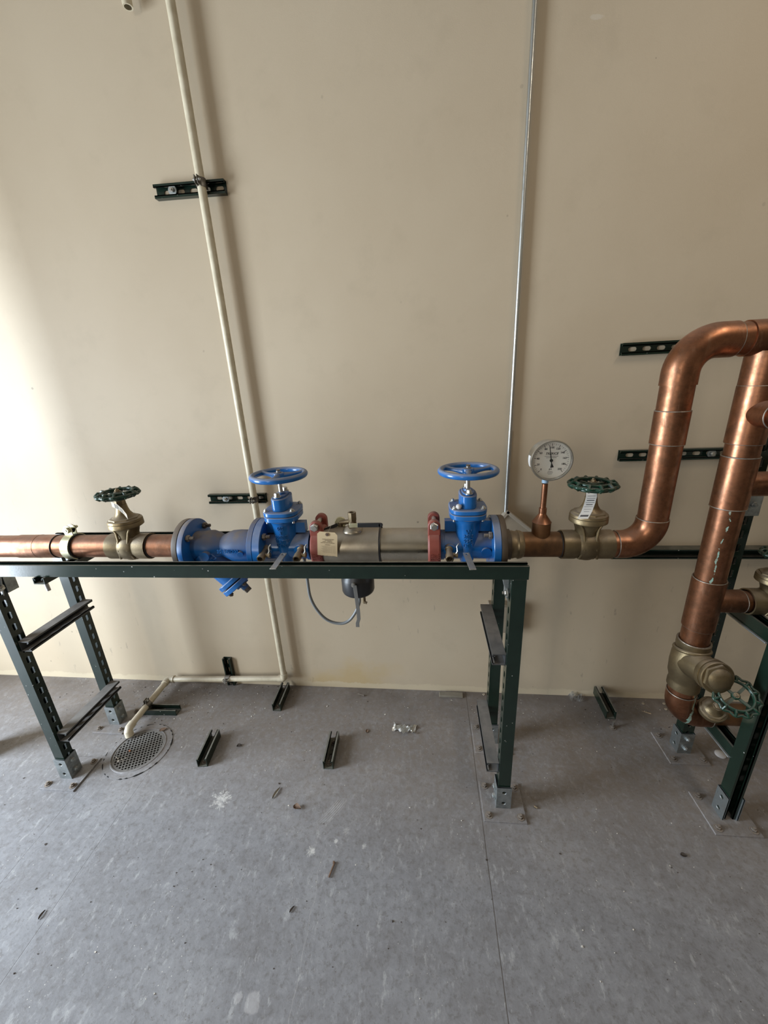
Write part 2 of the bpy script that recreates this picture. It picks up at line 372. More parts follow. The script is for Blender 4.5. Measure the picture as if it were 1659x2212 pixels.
    def xf(s, m): s.v = [m @ p for p in s.v]; return s
    def merge(s, o): return s.add(o.v, o.f)
    def build(s, name, mat, parent=None, bevel=0, sharp=38, flat=False):
        me = bpy.data.meshes.new(name); me.from_pydata([tuple(p) for p in s.v], [], s.f); me.validate()
        bm = bmesh.new(); bm.from_mesh(me); bmesh.ops.recalc_face_normals(bm, faces=bm.faces); bm.to_mesh(me); bm.free()
        me.materials.append(M[mat])
        if not flat:
            me.polygons.foreach_set('use_smooth', [True] * len(me.polygons)); me.set_sharp_from_angle(angle=math.radians(sharp))
        o = bpy.data.objects.new(name, me); COL.objects.link(o)
        if parent is not None: o.parent = parent
        if bevel:
            b = o.modifiers.new('bevel', 'BEVEL'); b.width = bevel; b.segments = 2; b.limit_method = 'ANGLE'; b.angle_limit = math.radians(40)
        return o
def circ(r, n=20, cx=0, cy=0): return [(cx + r * math.cos(2 * PI * i / n + PI / n), cy + r * math.sin(2 * PI * i / n + PI / n)) for i in range(n)]
def obround(l, h, n=6, cx=0):
    k = l / 2 - h / 2
    return [(cx + k + h / 2 * math.cos(a), h / 2 * math.sin(a)) for a in [-PI / 2 + PI * i / n for i in range(n + 1)]] + \
           [(cx - k + h / 2 * math.cos(a), h / 2 * math.sin(a)) for a in [PI / 2 + PI * i / n for i in range(n + 1)]]
def tag(o, label, cat, group=None, kind=None):
    if label: o['label'] = label
    if cat: o['category'] = cat
    if group: o['group'] = group
    if kind: o['kind'] = kind
    return o
def thing(name, loc, label, cat, group=None, rot=None):
    o = bpy.data.objects.new(name, None); COL.objects.link(o); o.location = loc; o.empty_display_size = .05
    if rot is not None: o.rotation_euler = rot
    return tag(o, label, cat, group)
def struct(o): o['kind'] = 'structure'; return o
def copytree(src, loc, label, rot=None, only=None):
    r = src.copy(); COL.objects.link(r); r.location = loc; r['label'] = label
    if rot is not None: r.rotation_euler = rot
    for ch in list(src.children):
        c = ch.copy(); COL.objects.link(c); c.parent = r
        for g in list(ch.children):
            d = g.copy(); COL.objects.link(d); d.parent = c
    return r
def text(s, size, depth, align='CENTER', bold=False, shear=0):
    cu = bpy.data.curves.new('t', 'FONT'); cu.body = s; cu.size = size; cu.extrude = depth / 2; cu.align_x = align; cu.align_y = 'CENTER'; cu.resolution_u = 2; cu.shear = shear
    if bold: cu.offset = size * .02
    o = bpy.data.objects.new('t', cu); COL.objects.link(o)
    dg = bpy.context.evaluated_depsgraph_get(); me = o.evaluated_get(dg).to_mesh()
    mb = MB().add([v.co.copy() for v in me.vertices], [tuple(p.vertices) for p in me.polygons])
    o.evaluated_get(dg).to_mesh_clear(); bpy.data.objects.remove(o); bpy.data.curves.remove(cu); return mb

def channel(p0, p1, opening, slots=True, w_=.0413, h_=.0413, phase=.02):
    """U strut along p0-p1 (centre line), open side facing `opening`, slotted back"""
    p0, p1 = V(p0), V(p1); L = (p1 - p0).length; a = (p1 - p0).normalized(); o = V(opening); o = (o - a * o.dot(a)).normalized(); s = o.cross(a)
    t = .0030; mb = MB(); lip = .0095; hw, hh = w_ / 2, h_ / 2
    def B(y0, y1, z0, z1):
        vs = [p + s * y + o * z for p in (p0, p1) for y, z in ((y0, z0), (y1, z0), (y1, z1), (y0, z1))]
        mb.add(vs, [(3, 2, 1, 0), (4, 5, 6, 7), (0, 1, 5, 4), (1, 2, 6, 5), (2, 3, 7, 6), (3, 0, 4, 7)])
    for q in (-1, 1):
        B(*sorted((q * hw, q * (hw - t))), -hh + t * .0, hh)                  # side
        B(*sorted((q * (hw - t), q * (hw - lip))), hh - t, hh)               # lip
        B(*sorted((q * (hw - lip), q * (hw - lip + t))), hh - .008, hh)      # inturned edge
    if slots:
        pitch = .0476; x = 0; k = 0
        segs = []
        x = -phase
        while x < L:
            a0, a1 = max(0, x), min(L, x + pitch); full = x >= -.001 and x + pitch <= L + .001
            segs.append((a0, a1, full)); x += pitch
        for a0, a1, full in segs:
            if a1 - a0 < .001: continue
            if full: mb.holed(a0, a1, -hw + t, hw - t, obround(.0286, .0143, 6, (a0 + a1) / 2), p0 - o * hh, a, s, t)
            else:
                vs = [p0 + a * q + s * y + o * z for q in (a0, a1) for y, z in ((-hw + t, -hh), (hw - t, -hh), (hw - t, -hh + t), (-hw + t, -hh + t))]
                mb.add(vs, [(3, 2, 1, 0), (4, 5, 6, 7), (0, 1, 5, 4), (1, 2, 6, 5), (2, 3, 7, 6), (3, 0, 4, 7)])
    else: B(-hw + t, hw - t, -hh, -hh + t)
    return mb
def hexbolt(p, axis, r=.009, h=.007, washer=True, stud=.006):
    p = V(p); a = V(axis).normalized(); mb = MB()
    if washer: mb.cyl(p, p + a * .002, r * 1.45, n=24)
    q = p + a * .002; mb.lathe([(0, r), (h * .8, r), (h, r * .85)], q, a, 6)
    if stud: mb.cyl(q + a * h, q + a * (h + stud), r * .5, n=16)
    return mb

# ------------------------------------------------------------------ the room
t = .15
struct(MB().box(XL - t, XR + t, YW, YW + t, -.1, ZC).build('wall_back', 'wall', flat=True))
struct(MB().box(XR, XR + t, YB - t, YW, -.1, ZC).build('wall_right', 'wallplain', flat=True))
struct(MB().box(XL - t, XR + t, YB - t, YW + t, ZC, ZC + t).build('ceiling', 'ceil', flat=True))
mb = MB(); mb.box(XL - t, XL, YB - t, -.32, -.1, ZC).box(XL - t, XL, .78, YW, -.1, ZC).box(XL - t, XL, -.32, .78, 2.25, ZC)
struct(mb.build('wall_left', 'wallplain', flat=True))
mb = MB(); mb.box(XL, -2.75, YB - t, YB, -.1, ZC).box(-1.95, XR, YB - t, YB, -.1, ZC).box(-2.75, -1.95, YB - t, YB, 2.75, ZC).box(-2.75, -1.95, YB - t, YB, -.1, 1.15)
struct(mb.build('wall_front', 'wallplain', flat=True))
struct(MB().box(1.33, 1.67, -.52, .72, ZC - .10, ZC).build('lamp_housing', 'ceil', flat=True))          # unseen housing of the ceiling luminaire, not a trim piece
struct(MB().cyl((-1.985, 1.10, 0), (-1.985, 1.10, ZC), .055).build('shadow_post', 'wallplain'))               # unseen post left of the frame, added to cast a wall shadow band
DC = V((-1.278, 1.163, 0)); DR = .134
mb = MB(); mb.holed(XL - t, XR + t, YB - t, YW, circ(.106, 64, DC.x, DC.y), (0, 0, -.1), (1, 0, 0), (0, 1, 0), .1)
struct(mb.build('floor', 'floor', flat=True))

# ------------------------------------------------------------------ floor drain
dr = thing('floor_drain', DC, 'round cast floor drain with a square-mesh grate below the end of the cream pipe', 'floor drain')
mb = MB(); mb.lathe([(.0002, .110), (.0022, .110), (.0022, .134), (.0002, .134)], n=72, caps=False); mb.f += []
mb.lathe([(.0022, .110), (.0045, .108), (.0045, .104), (-.02, .104), (-.02, .110)], n=72, caps=False).build('rim', 'floor', dr)
mb = MB(); p_, R_ = .0125, .1025
for k in range(-8, 9):
    q = k * p_; hl = math.sqrt(max(R_ ** 2 - q ** 2, 0))
    if hl > .02: mb.box(q - .0021, q + .0021, -hl, hl, -.006, .001); mb.box(-hl, hl, q - .0021, q + .0021, -.006, .0011)
mb.lathe([(-.007, .094), (.0013, .094), (.0013, .1035), (-.007, .1035), (-.007, .094)], n=64, caps=False)
M['grate'] = metal('dusty_drain_grate', (.23, .225, .21), .6, (.14, .13, .12), 50, .8, (.22, .205, .19))
mb.xf(Matrix.Rotation(math.radians(24), 4, 'Z')).build('grate', 'grate', dr)
MB().lathe([(-.012, .1055), (-.095, .1055), (-.095, .001)], n=48, caps=False).build('sump', 'sump', dr)
rg0 = random.Random(4); gr = [max(.0004, .0028 * max(0, math.sin(k * .9 + 2 * math.sin(k * .37))) ** .6 + rg0.uniform(-.0004, .0006)) for k in range(150)]
mb = MB().tube([V((.1335 * math.cos(2 * PI * k / 150), .1335 * math.sin(2 * PI * k / 150), .0010)) for k in range(150)], gr, 6, True)
mb.build('gap_seal', 'sump', dr)

# ------------------------------------------------------------------ pipe stands
YF, YR = 1.0405, 1.3055       # centre lines of the front and rear legs
ZT = .9785                     # top of the beams
HWD = .0413 / 2
def base_foot(parent, x, y, opening, loc):
    """square plate, shoe and anchor bolts around the leg at x, y"""
    o = V(opening); s = V((0, 0, 1)).cross(o); L = V(loc)
    c = V((x, y, 0)) - L
    pl = MB().box(c.x - .074, c.x + .074, c.y - .072, c.y + .072, -L.z, -L.z + .0065).build('base_plate', 'floor', parent, bevel=.0008)
    for i in (-1, 1):
        for j in (-1, 1):
            hexbolt(c + V((i * .055, j * .053, .0065)), (0, 0, 1), .0088, .007, True, .005).build('anchor_bolt', 'rust', pl)
    mb = MB(); z0, z1 = .0065, .108; tt = .005; hw = .0258
    holes = lambda w0, w1: [((0, z0 + .028), w0, w1), ]
    def side(org, ux, wd):
        zm = (z0 + z1) / 2
        mb.holed(-wd / 2, wd / 2, z0, zm, circ(.0068, 20, 0, z0 + .026), org, ux, (0, 0, 1), tt)
        mb.holed(-wd / 2, wd / 2, zm, z1, circ(.0068, 20, 0, z1 - .024), org, ux, (0, 0, 1), tt)
    side(c + s * (hw - tt) * 1, -o, 2 * hw)          # two flanks
    side(c - s * (hw - tt) * 1, o, 2 * hw)
    side(c - o * (hw - tt), s * -1, 2 * hw)          # back against the slotted web
    sh = mb.build('post_shoe', 'galv', parent, bevel=.001)
    for zz in (.034, .083): hexbolt(c - o * (hw + .0005) + V((0, 0, zz)), -o, .0085, .007, True, .003).build('shoe_bolt', 'galv', sh)
def stand(name, loc, label, legs, rungs, beams, cross=()):
    root = thing(name, loc, label, 'pipe stand'); L = V(loc)
    for p0, p1, op, mat in legs: channel(V(p0) - L, V(p1) - L, op).build('leg', mat, root)
    for p0, p1, op, mat in rungs: channel(V(p0) - L, V(p1) - L, op).build('rung', mat, root)
    for p0, p1, op in beams: channel(V(p0) - L, V(p1) - L, op, w_=.0325).build('beam', 'green', root)
    for (p0, p1, op, mat, foot) in []: pass
    for p0, p1, op, mat in legs: base_foot(root, p0[0], p0[1], op, loc)
    return root
XLL, XRL = -1.488, .262
beamz = ZT - HWD; lz = ZT - .0413
L0 = (-.6, 1.173, 0)
legs = [((x, y, .0068), (x, y, lz - .001), (op, 0, 0), 'green') for x, op in ((XLL, -1), (XRL, 1)) for y in (YF, YR)]
rl = XLL + HWD + .0213; rr = XRL - HWD - .0213
rungs = [((rl, 1.03, .648), (rl, 1.315, .648), (1, 0, 0), 'greytool'), ((rl, 1.03, .215), (rl, 1.315, .215), (1, 0, 0), 'greytool'),
         ((rr, 1.03, .648), (rr, 1.315, .648), (-1, 0, 0), 'greytool'), ((rr, 1.03, .186), (rr, 1.315, .186), (-1, 0, 0), 'greytool')]
beams = [((-1.56, YF - .0045, beamz), (.287, YF - .0045, beamz), (0, 0, 1)), ((-1.475, YR - .012, beamz), (.287, YR - .012, beamz), (0, 0, 1))]
st = stand('pipe_stand', L0, 'long green slotted-channel stand carrying the blue valves, four legs on bolted floor plates', legs, rungs, beams)
# cross strut hanging under both beams, with its bolt, and corner angles
cx_ = -1.266; L = V(L0)
cs = channel(V((cx_, 1.010, lz - .0112)) - L, V((cx_, 1.345, lz - .0112)) - L, (0, 0, 1), h_=.022).build('cross_strut', 'green', st)
mb = MB().cyl(V((cx_ + .012, 1.02, lz - .018)) - L, V((cx_ + .014, 1.02, lz - .050)) - L, .006, n=16)
mb.build('hanging_bolt', 'zinc', cs)
def corner(x, y, sgn, mat):
    mb = MB(); tt = .0055
    pr = [(0, 0), (.048, 0), (.048, tt), (tt, tt), (tt, .085), (0, .085)]
    org = V((x, y + .019, lz - .0002)) - L
    mb.prism([(a, b) for a, b in pr], org, (sgn, 0, 0), (0, 0, -1), .038 * (1 if sgn > 0 else -1)); mb.prism([(.003, .003), (.024, .003), (.003, .088)], org + V((0, -.017, 0)), (sgn, 0, 0), (0, 0, -1), .0035 * (1 if sgn > 0 else -1)); return mb.build('corner_angle', mat, st, bevel=.0006)
for y in (YF, YR):
    c1 = corner(XRL - HWD - .0003, y, -1, 'galv'); hexbolt(V((XRL - HWD - .006, y, lz - .055)) - L, (-1, 0, 0)).build('angle_bolt', 'zinc', c1)
    c2 = corner(XLL + HWD + .0003, y, 1, 'galv'); hexbolt(V((XLL + HWD + .006, y, lz - .055)) - L, (1, 0, 0)).build('angle_bolt', 'zinc', c2)
# second stand at the right edge
X2 = 1.022; L2 = (X2, 1.173, 0)
legs2 = [((X2, YF + .01, .0068), (X2, YF + .01, 1.42), (0, -1, 0), 'green'), ((X2, YR, .0068), (X2, YR, 1.42), (0, 1, 0), 'green')]
s2 = stand('pipe_stand', L2, 'second green channel stand at the right edge behind the bronze check valve', legs2,
           [((X2, YF + .031, .724), (X2, YR - .021, .724), (0, 0, 1), 'green'), ((X2, YF + .031, .265), (X2, YR - .021, .265), (0, 0, 1), 'green')], [])
L = V(L2)
mb = MB().box(X2 - .026, X2 + .026, YR - .032, YR - .0215, 1.03, 1.11).xf(Matrix.Translation(-L)); jb = mb.build('splice_plate', 'galv', s2, bevel=.001)
hexbolt(V((X2, YR - .032, 1.07)) - L, (0, -1, 0)).build('splice_bolt', 'galv', jb)
for zz in (.704, .245):
    MB().bar(V((X2 - .012, YR - .05, zz - .003)) - L, V((X2 - .012, YF + .03, zz - .003)) - L, .03, .004).build('angle_bracket', 'galv', s2, bevel=.0008)

# ------------------------------------------------------------------ main copper line
YP, ZP, R = 1.172, .980, .0402
def X(u, r=0.0, v=1180): return at(u, v, YP - r).x
ZPT = lambda x: V((x, YP, ZP))
def xring(x, r=R + .0018, m='solder', w_=.0022): return MB().torus(ZPT(x), (1, 0, 0), r, w_, 48, 8)
def inroot(o, mbuilder, name, mat, **k): return mbuilder.xf(Matrix.Translation(-o.location)).build(name, mat, o, **k)

f1 = X(365, .095); f1b = X(377, .095); f1c = X(389, .095)
f2a = X(523, .095); f2b = X(540, .095); f2c = X(557, .095)
f3a = X(1069, .095); f3b = X(1086, .095); f3c = X(1099, .095)
vL = -1.042; vR = .491; vA = -.468; vB = .1265
elbx = .675
# long pipe on the left
lp = thing('copper_pipe', ZPT(-1.9), 'tarnished copper pipe entering at the left edge, through the yellow clamp', 'copper pipe')
inroot(lp, MB().cyl(ZPT(XL + .02), ZPT(vL - .06), R), 'pipe', 'copper')
cpl = inroot(lp, MB().lathe([(0, R), (0, R + .0022), (.155, R + .0022), (.155, R)], ZPT(X(105, R) - .155), (1, 0, 0), caps=False), 'coupling_sleeve', 'copper')
inroot(lp, xring(X(105, R), R + .0012, w_=.0016), 'joint_ring', 'rubber'); inroot(lp, xring(X(66, R), R + .0022, w_=.0006), 'joint_ring', 'copperbrown')
# clamp
cx = cx_
cl = thing('pipe_clamp', (cx, YP, lz), 'yellow zinc pipe clamp with a black cushion around the left copper pipe', 'pipe clamp')
rb = MB().lathe([(-.019, R + .0005), (-.019, R + .004), (.019, R + .004), (.019, R + .0005)], ZPT(cx), (1, 0, 0), 40, caps=False); inroot(cl, rb, 'cushion', 'rubber')
for sgn in (-1, 1):
    ro, ri = R + .0075, R + .0042; pts = []
    a0 = [PI / 2 * .87 - i * (PI * .87 - .25) / 18 for i in range(19)]
    outer = [(sgn * -1 * ro * math.cos(a), ro * math.sin(a)) for a in a0]; inner = [(sgn * -1 * ri * math.cos(a), ri * math.sin(a)) for a in reversed(a0)]
    # ear going up, foot going down into the strut
    up = [(-sgn * .0075, ro + .022), (-sgn * .0105, ro + .022)]
    ear = MB().box(cx - .016, cx + .016, YP + min(-sgn * .0065, -sgn * .0100), YP + max(-sgn * .0065, -sgn * .0100), ZP + ro * .93, ZP + ro + .020)
    ear.lathe([(-.0018, .016), (.0018, .016)], (cx, YP - sgn * .0083, ZP + ro + .018), (0, 1, 0), 24)
    poly = outer + inner
    ear.prism([(p[0], p[1]) for p in poly], (cx - .016, YP, ZP), (0, 1, 0), (0, 0, 1), .032)
    inroot(cl, ear, 'strap_half', 'yzinc', bevel=.0006)
inroot(cl, MB().hexa((cx, YP - .0105, ZP + R + .0255), (cx, YP - .0185, ZP + R + .0255), .0115).cyl((cx, YP - .02, ZP + R + .0255), (cx, YP + .03, ZP + R + .0255), .0048, n=16), 'clamp_bolt', 'yzinc')
inroot(cl, MB().hexa((cx, YP + .0105, ZP + R + .0255), (cx, YP + .019, ZP + R + .0255), .010), 'clamp_nut', 'black')

def wheel_green(parent, z, Rw):
    w_ = MB(); n = 12
    w_.torus((0, 0, z + .001), (0, 0, 1), Rw * .96, .0052, 96, 10, .05, n)
    w_.torus((0, 0, z + .008), (0, 0, 1), Rw * .72, .0050, 48, 10)
    w_.torus((0, 0, z - .008), (0, 0, 1), Rw * .76, .0042, 48, 10)
    for k in range(n):
        a = 2 * PI * k / n; d = V((math.cos(a), math.sin(a), 0))
        w_.tube([V((0, 0, z + .008)) + d * Rw * .70, V((0, 0, z + .010)) + d * Rw * .86, V((0, 0, z + .002)) + d * Rw * 1.0], .0052, 8)
        w_.tube([V((0, 0, z - .006)) + d * Rw * .74, V((0, 0, z - .007)) + d * Rw * .88, V((0, 0, z - .001)) + d * Rw * 1.0], .0046, 8)
        w_.bar(V((0, 0, z + .009)) + d * Rw * .73, V((0, 0, z - .007)) + d * Rw * .76, .007, .006, d)
    for k in range(4):
        a = PI / 2 * k + .5; d = V((math.cos(a), math.sin(a), 0))
        w_.bar(V((0, 0, z - .002)) + d * .008, V((0, 0, z)) + d * Rw * .72, .010, .007)
    w_.lathe([(z - .008, .014), (z + .006, .014), (z + .008, .011)], n=24)
    hw_ = w_.build('handwheel', 'green2', parent)
    hexbolt((0, 0, z + .008), (0, 0, 1), .007, .006, True, .004).build('wheel_nut', 'brassold', hw_)
    return hw_
def bronze_valve(loc, rot, label, Rw=.064, wz=.192, cat='gate valve', k=1.0):
    v = thing('bronze_gate_valve', loc, label, cat, rot=rot)
    b = MB()
    b.lathe([(-.074, R + .0008), (-.074, R + .0055), (-.036, R + .0055), (-.028, R + .003), (.028, R + .003), (.036, R + .0055), (.074, R + .0055), (.074, R + .0008)], axis=(1, 0, 0), n=48, caps=False)
    # wedge shaped body rising to the bonnet
    prof = [(-.049, .012), (-.044, .026), (-.02, .033), (.02, .034), (.05, .034), (.070, .040), (.078, .050)]
    b.lathe([(h, r) for h, r in prof], n=48, sx=.92, sy=1.0)
    b.lathe([(-.028, .0425), (-.020, .0475), (.020, .0475), (.028, .0425)], axis=(1, 0, 0), n=48)
    b.build('body', 'bronze', v)
    rib = MB()
    for sg in (-1, 1):
        rib.tube([V((sg * .026, -.034, -.034)), V((sg * .017, -.0445, 0)), V((sg * .018, -.0335, .035)), V((sg * .023, -.0285, .060)), V((sg * .032, -.028, .076))], .0040, 8)
    rib.build('body_rib', 'bronze', v)
    MB().lathe([(.076, .050), (.079, .0545), (.0905, .0545), (.0925, .053), (.0935, .053), (.096, .0545), (.103, .0525), (.106, .045), (.110, .038), (.117, .0295), (.128, .0225), (.140, .0190), (.156, .0170)], n=8 * 6).build('bonnet', 'bronze', v)
    MB().lathe([(.101, .049), (.109, .0465), (.111, .040)], n=8).build('bonnet_hex', 'bronze', v)
    MB().lathe([(.155, .0165), (.17, .0165), (.173, .012)], n=6).build('packing_nut', 'brassold', v)
    MB().cyl((0, 0, .15), (0, 0, wz + .006), .0062, n=16).build('stem', 'brassold', v)
    wheel_green(v, wz, Rw); return v
rot_tag = Matrix
bl = bronze_valve((vL, YP, ZP), (0, 0, 0), 'bronze gate valve with green scalloped handwheel left of the blue strainer', .064)
br_ = bronze_valve((vR, YP, ZP), (0, 0, .25), 'bronze gate valve with green handwheel and white tag, right of the pressure gauge', .066)
br_.rotation_euler = (0, 0, 0)
def strip(parent, pts, wd, side, name, mat, lines):
    pts = [V(p) for p in pts]; s = V(side).normalized() * wd / 2; n = len(pts); th = V((0, -.0006, .0004))
    vs = [p - s for p in pts] + [p + s for p in pts]; vs += [p + th for p in vs]
    fs = []
    for i in range(n - 1): fs += [(i, i + 1, n + i + 1, n + i), (2 * n + i, 3 * n + i, 3 * n + i + 1, 2 * n + i + 1), (i, 2 * n + i, 2 * n + i + 1, i + 1), (n + i, n + i + 1, 3 * n + i + 1, 3 * n + i)]
    fs += [(0, n, 3 * n, 2 * n), (n - 1, 3 * n - 1, 4 * n - 1, 2 * n - 1)]
    o = MB().add(vs, fs).build(name, mat, parent)
    pr = MB()
    tot = n - 1
    for fr, ln, hgt in lines:
        q = fr * tot; i = min(int(q), n - 2); f = q - i; c = pts[i].lerp(pts[i + 1], f); d = (pts[i + 1] - pts[i]).normalized(); nn = d.cross(s.normalized()); nn = nn if nn.y < 0 else -nn
        e = s * ln; c = c + nn * .0007
        pr.add([c - e - d * hgt, c + e - d * hgt, c + e + d * hgt, c - e + d * hgt, c - e - d * hgt + nn * .0003, c + e - d * hgt + nn * .0003, c + e + d * hgt + nn * .0003, c - e + d * hgt + nn * .0003],
               [(0, 1, 2, 3), (7, 6, 5, 4), (0, 4, 5, 1), (1, 5, 6, 2), (2, 6, 7, 3), (3, 7, 4, 0)])
    pr.build('printed_lines', 'whiteprint', o, flat=True); return o
wt = thing('valve_tag', (vR, YP, ZP + .18), 'white printed paper tag hanging under the right green handwheel', 'tag')
strip(wt, [(-.006, -.012, -.002), (-.010, -.026, -.018), (-.016, -.034, -.036), (-.026, -.045, -.056), (-.040, -.058, -.074)], .030, (1, 0, 0), 'paper_strip', 'white',
      [(.22, .75, .0006), (.30, .8, .0006), (.38, .7, .0012), (.46, .82, .0005), (.53, .6, .0012), (.60, .8, .0005), (.68, .7, .0005), (.76, .5, .0005), (.90, .75, .0032)])
wl = thing('valve_tag', (vL, YP, ZP + .17), 'creased dusty barcode label wrapped on the left bronze valve bonnet', 'tag')
strip(wl, [(-.010, -.026, -.006), (.006, -.034, -.008), (.020, -.036, -.014), (.032, -.034, -.030), (.040, -.032, -.050)], .026, (.35, -.4, .9), 'paper_strip', 'boardedge',
      [(.30, .8, .0009), (.38, .8, .0005), (.46, .8, .0012), (.54, .8, .0005), (.62, .8, .0010), (.70, .8, .0012), (.80, .7, .0006)])
# short copper piece and the brown companion flange
cp = thing('copper_flange_adapter', ZPT(vL + .12), 'short copper pipe with brown oxidised flange, between left bronze valve and strainer', 'flange')
inroot(cp, MB().cyl(ZPT(vL + .055), ZPT(f1 + .004), R), 'pipe', 'copper'); inroot(cp, MB().lathe([(0, R), (0, .0945), (.003, .0955), (f1b - f1 - .0015, .0955), (f1b - f1 - .0015, R)], ZPT(f1), (1, 0, 0), 72), 'flange_disc', 'flangebrown')
inroot(cp, xring(vL + .078, R + .001, w_=.0016), 'joint_ring', 'rubber')
def fl_bolts(parent, x0, x1, side, n=4, rr_=.0755, mat='rust', ph=PI / 4, stud=.014, L=None):
    for k in range(n):
        a = 2 * PI * k / n + ph; c = V((0, math.cos(a) * rr_, math.sin(a) * rr_))
        for s_, x in side:
            p = ZPT(x) + c - parent.location; hexbolt(p, (s_, 0, 0), .0115, .010, False, stud).build('flange_bolt', mat, parent)
# ------------------------------------------------------------------ Y strainer
sx0 = f1b; sx1 = f2b
ys = thing('y_strainer', ZPT((sx0 + sx1) / 2), 'blue flanged Y strainer with angled bottom cover, left of the first blue gate valve', 'strainer')
b = MB(); Lb = sx1 - sx0
b.lathe([(0, .03), (0, .094), (.002, .0955), (f1c - f1b - .001, .0955), (f1c - f1b, .094), (f1c - f1b, .052), (.045, .052), (.058, .0545), (.078, .0545), (.098, .0475), (.116, .0385), (.130, .045), (.150, .0535), (.175, .0555), (Lb - .035, .0545), (Lb - .022, .052), (Lb - .0175, .094), (Lb - .016, .0955), (Lb - .001, .0955), (Lb, .094), (Lb, .03)], ZPT(sx0), (1, 0, 0), 72)
inroot(ys, b, 'body', 'blue_dusty')
jn = V((sx0 + .085, YP, ZP - .015)); ax = V((.62, 0, -.785)).normalized(); e1 = V((-.672, YP, .846))
jn = e1 - ax * .150
inroot(ys, MB().lathe([(0, .052), (.10, .050), (.138, .047)], jn, ax, 48), 'basket_leg', 'blue')
pq = []
for k in range(48):
    a = 2 * PI * k / 48; rr_ = .060 * (1 + .10 * abs(math.cos(2 * a + PI / 2)) ** 2); pq.append((rr_ * math.cos(a), rr_ * math.sin(a)))
a_, s_, t_ = basis(ax)
inroot(ys, MB().prism(pq, jn + ax * .128, s_, t_, .0165), 'leg_flange', 'blue', bevel=.002)
cv = inroot(ys, MB().prism(pq, jn + ax * .1485, s_, t_, .018), 'cover', 'blue', bevel=.002)
for k in range(4):
    a = PI / 2 * k + PI / 4; pp = jn + ax * .1665 + (s_ * math.cos(a) + t_ * math.sin(a)) * .050 - ys.location
    hexbolt(pp, ax, .008, .007, False, .003).build('cover_bolt', 'rust', cv)
MB().lathe([(0, .024), (.009, .024), (.009, .013), (.024, .013)], jn + ax * .1665 - ys.location, ax, 24).build('plug_boss', 'blue', cv)
MB().lathe([(0, .0150), (.016, .0150)], jn + ax * .1895 - ys.location, ax, 4).build('drain_plug', 'rust', cv)
fl_bolts(ys, 0, 0, [(1, f1c)], ph=PI / 4 + .05)
inroot(ys, MB().cyl((f2a - .035, YP - .02, ZP - .002), (f2a - .030, YP - .062, ZP - .006), .0095), 'casting_boss', 'blue_dusty'); inroot(ys, MB().cyl((sx0 + .075, YP - .03, ZP - .012), (sx0 + .075, YP - .066, ZP - .012), .0155), 'casting_boss', 'blue_dusty')
tx = text('3515F//200', .0165, .0030, bold=True).xf(Matrix.Translation((0, 0, 0)))
def wrap_x(mb, x, r, ang, org):      # lettering laid round a cylinder along X; ang measured from -Y up
    out = []
    for p in mb.v:
        a = ang + p.y / r; rr_ = r + p.z
        out.append(V((x + p.x, org.y - math.cos(a) * rr_, org.z + math.sin(a) * rr_)))
    mb.v = out; return mb
inroot(ys, wrap_x(tx, X(490, .056), .0583, .05, ZPT(0)), 'raised_lettering', 'blue')
lg = MB()
for sc_ in ((.030, .016), (.024, .011)): pass
def frame2(mb, w1, h1, w2, h2, d):
    for (xa, xb, ya, yb) in ((-w1, w1, h2, h1), (-w1, w1, -h1, -h2), (-w1, -w2, -h2, h2), (w2, w1, -h2, h2)): mb.box(xa, xb, ya, yb, 0, d)
    return mb
frame2(lg, .020, .011, .0175, .0085, .0022); lg.merge(text('W', .016, .002))
lg.xf(Matrix.Rotation(math.radians(38), 4, 'Z')); inroot(ys, wrap_x(lg, X(450, .05), .0555, -.48, ZPT(0)), 'raised_mark', 'blue')

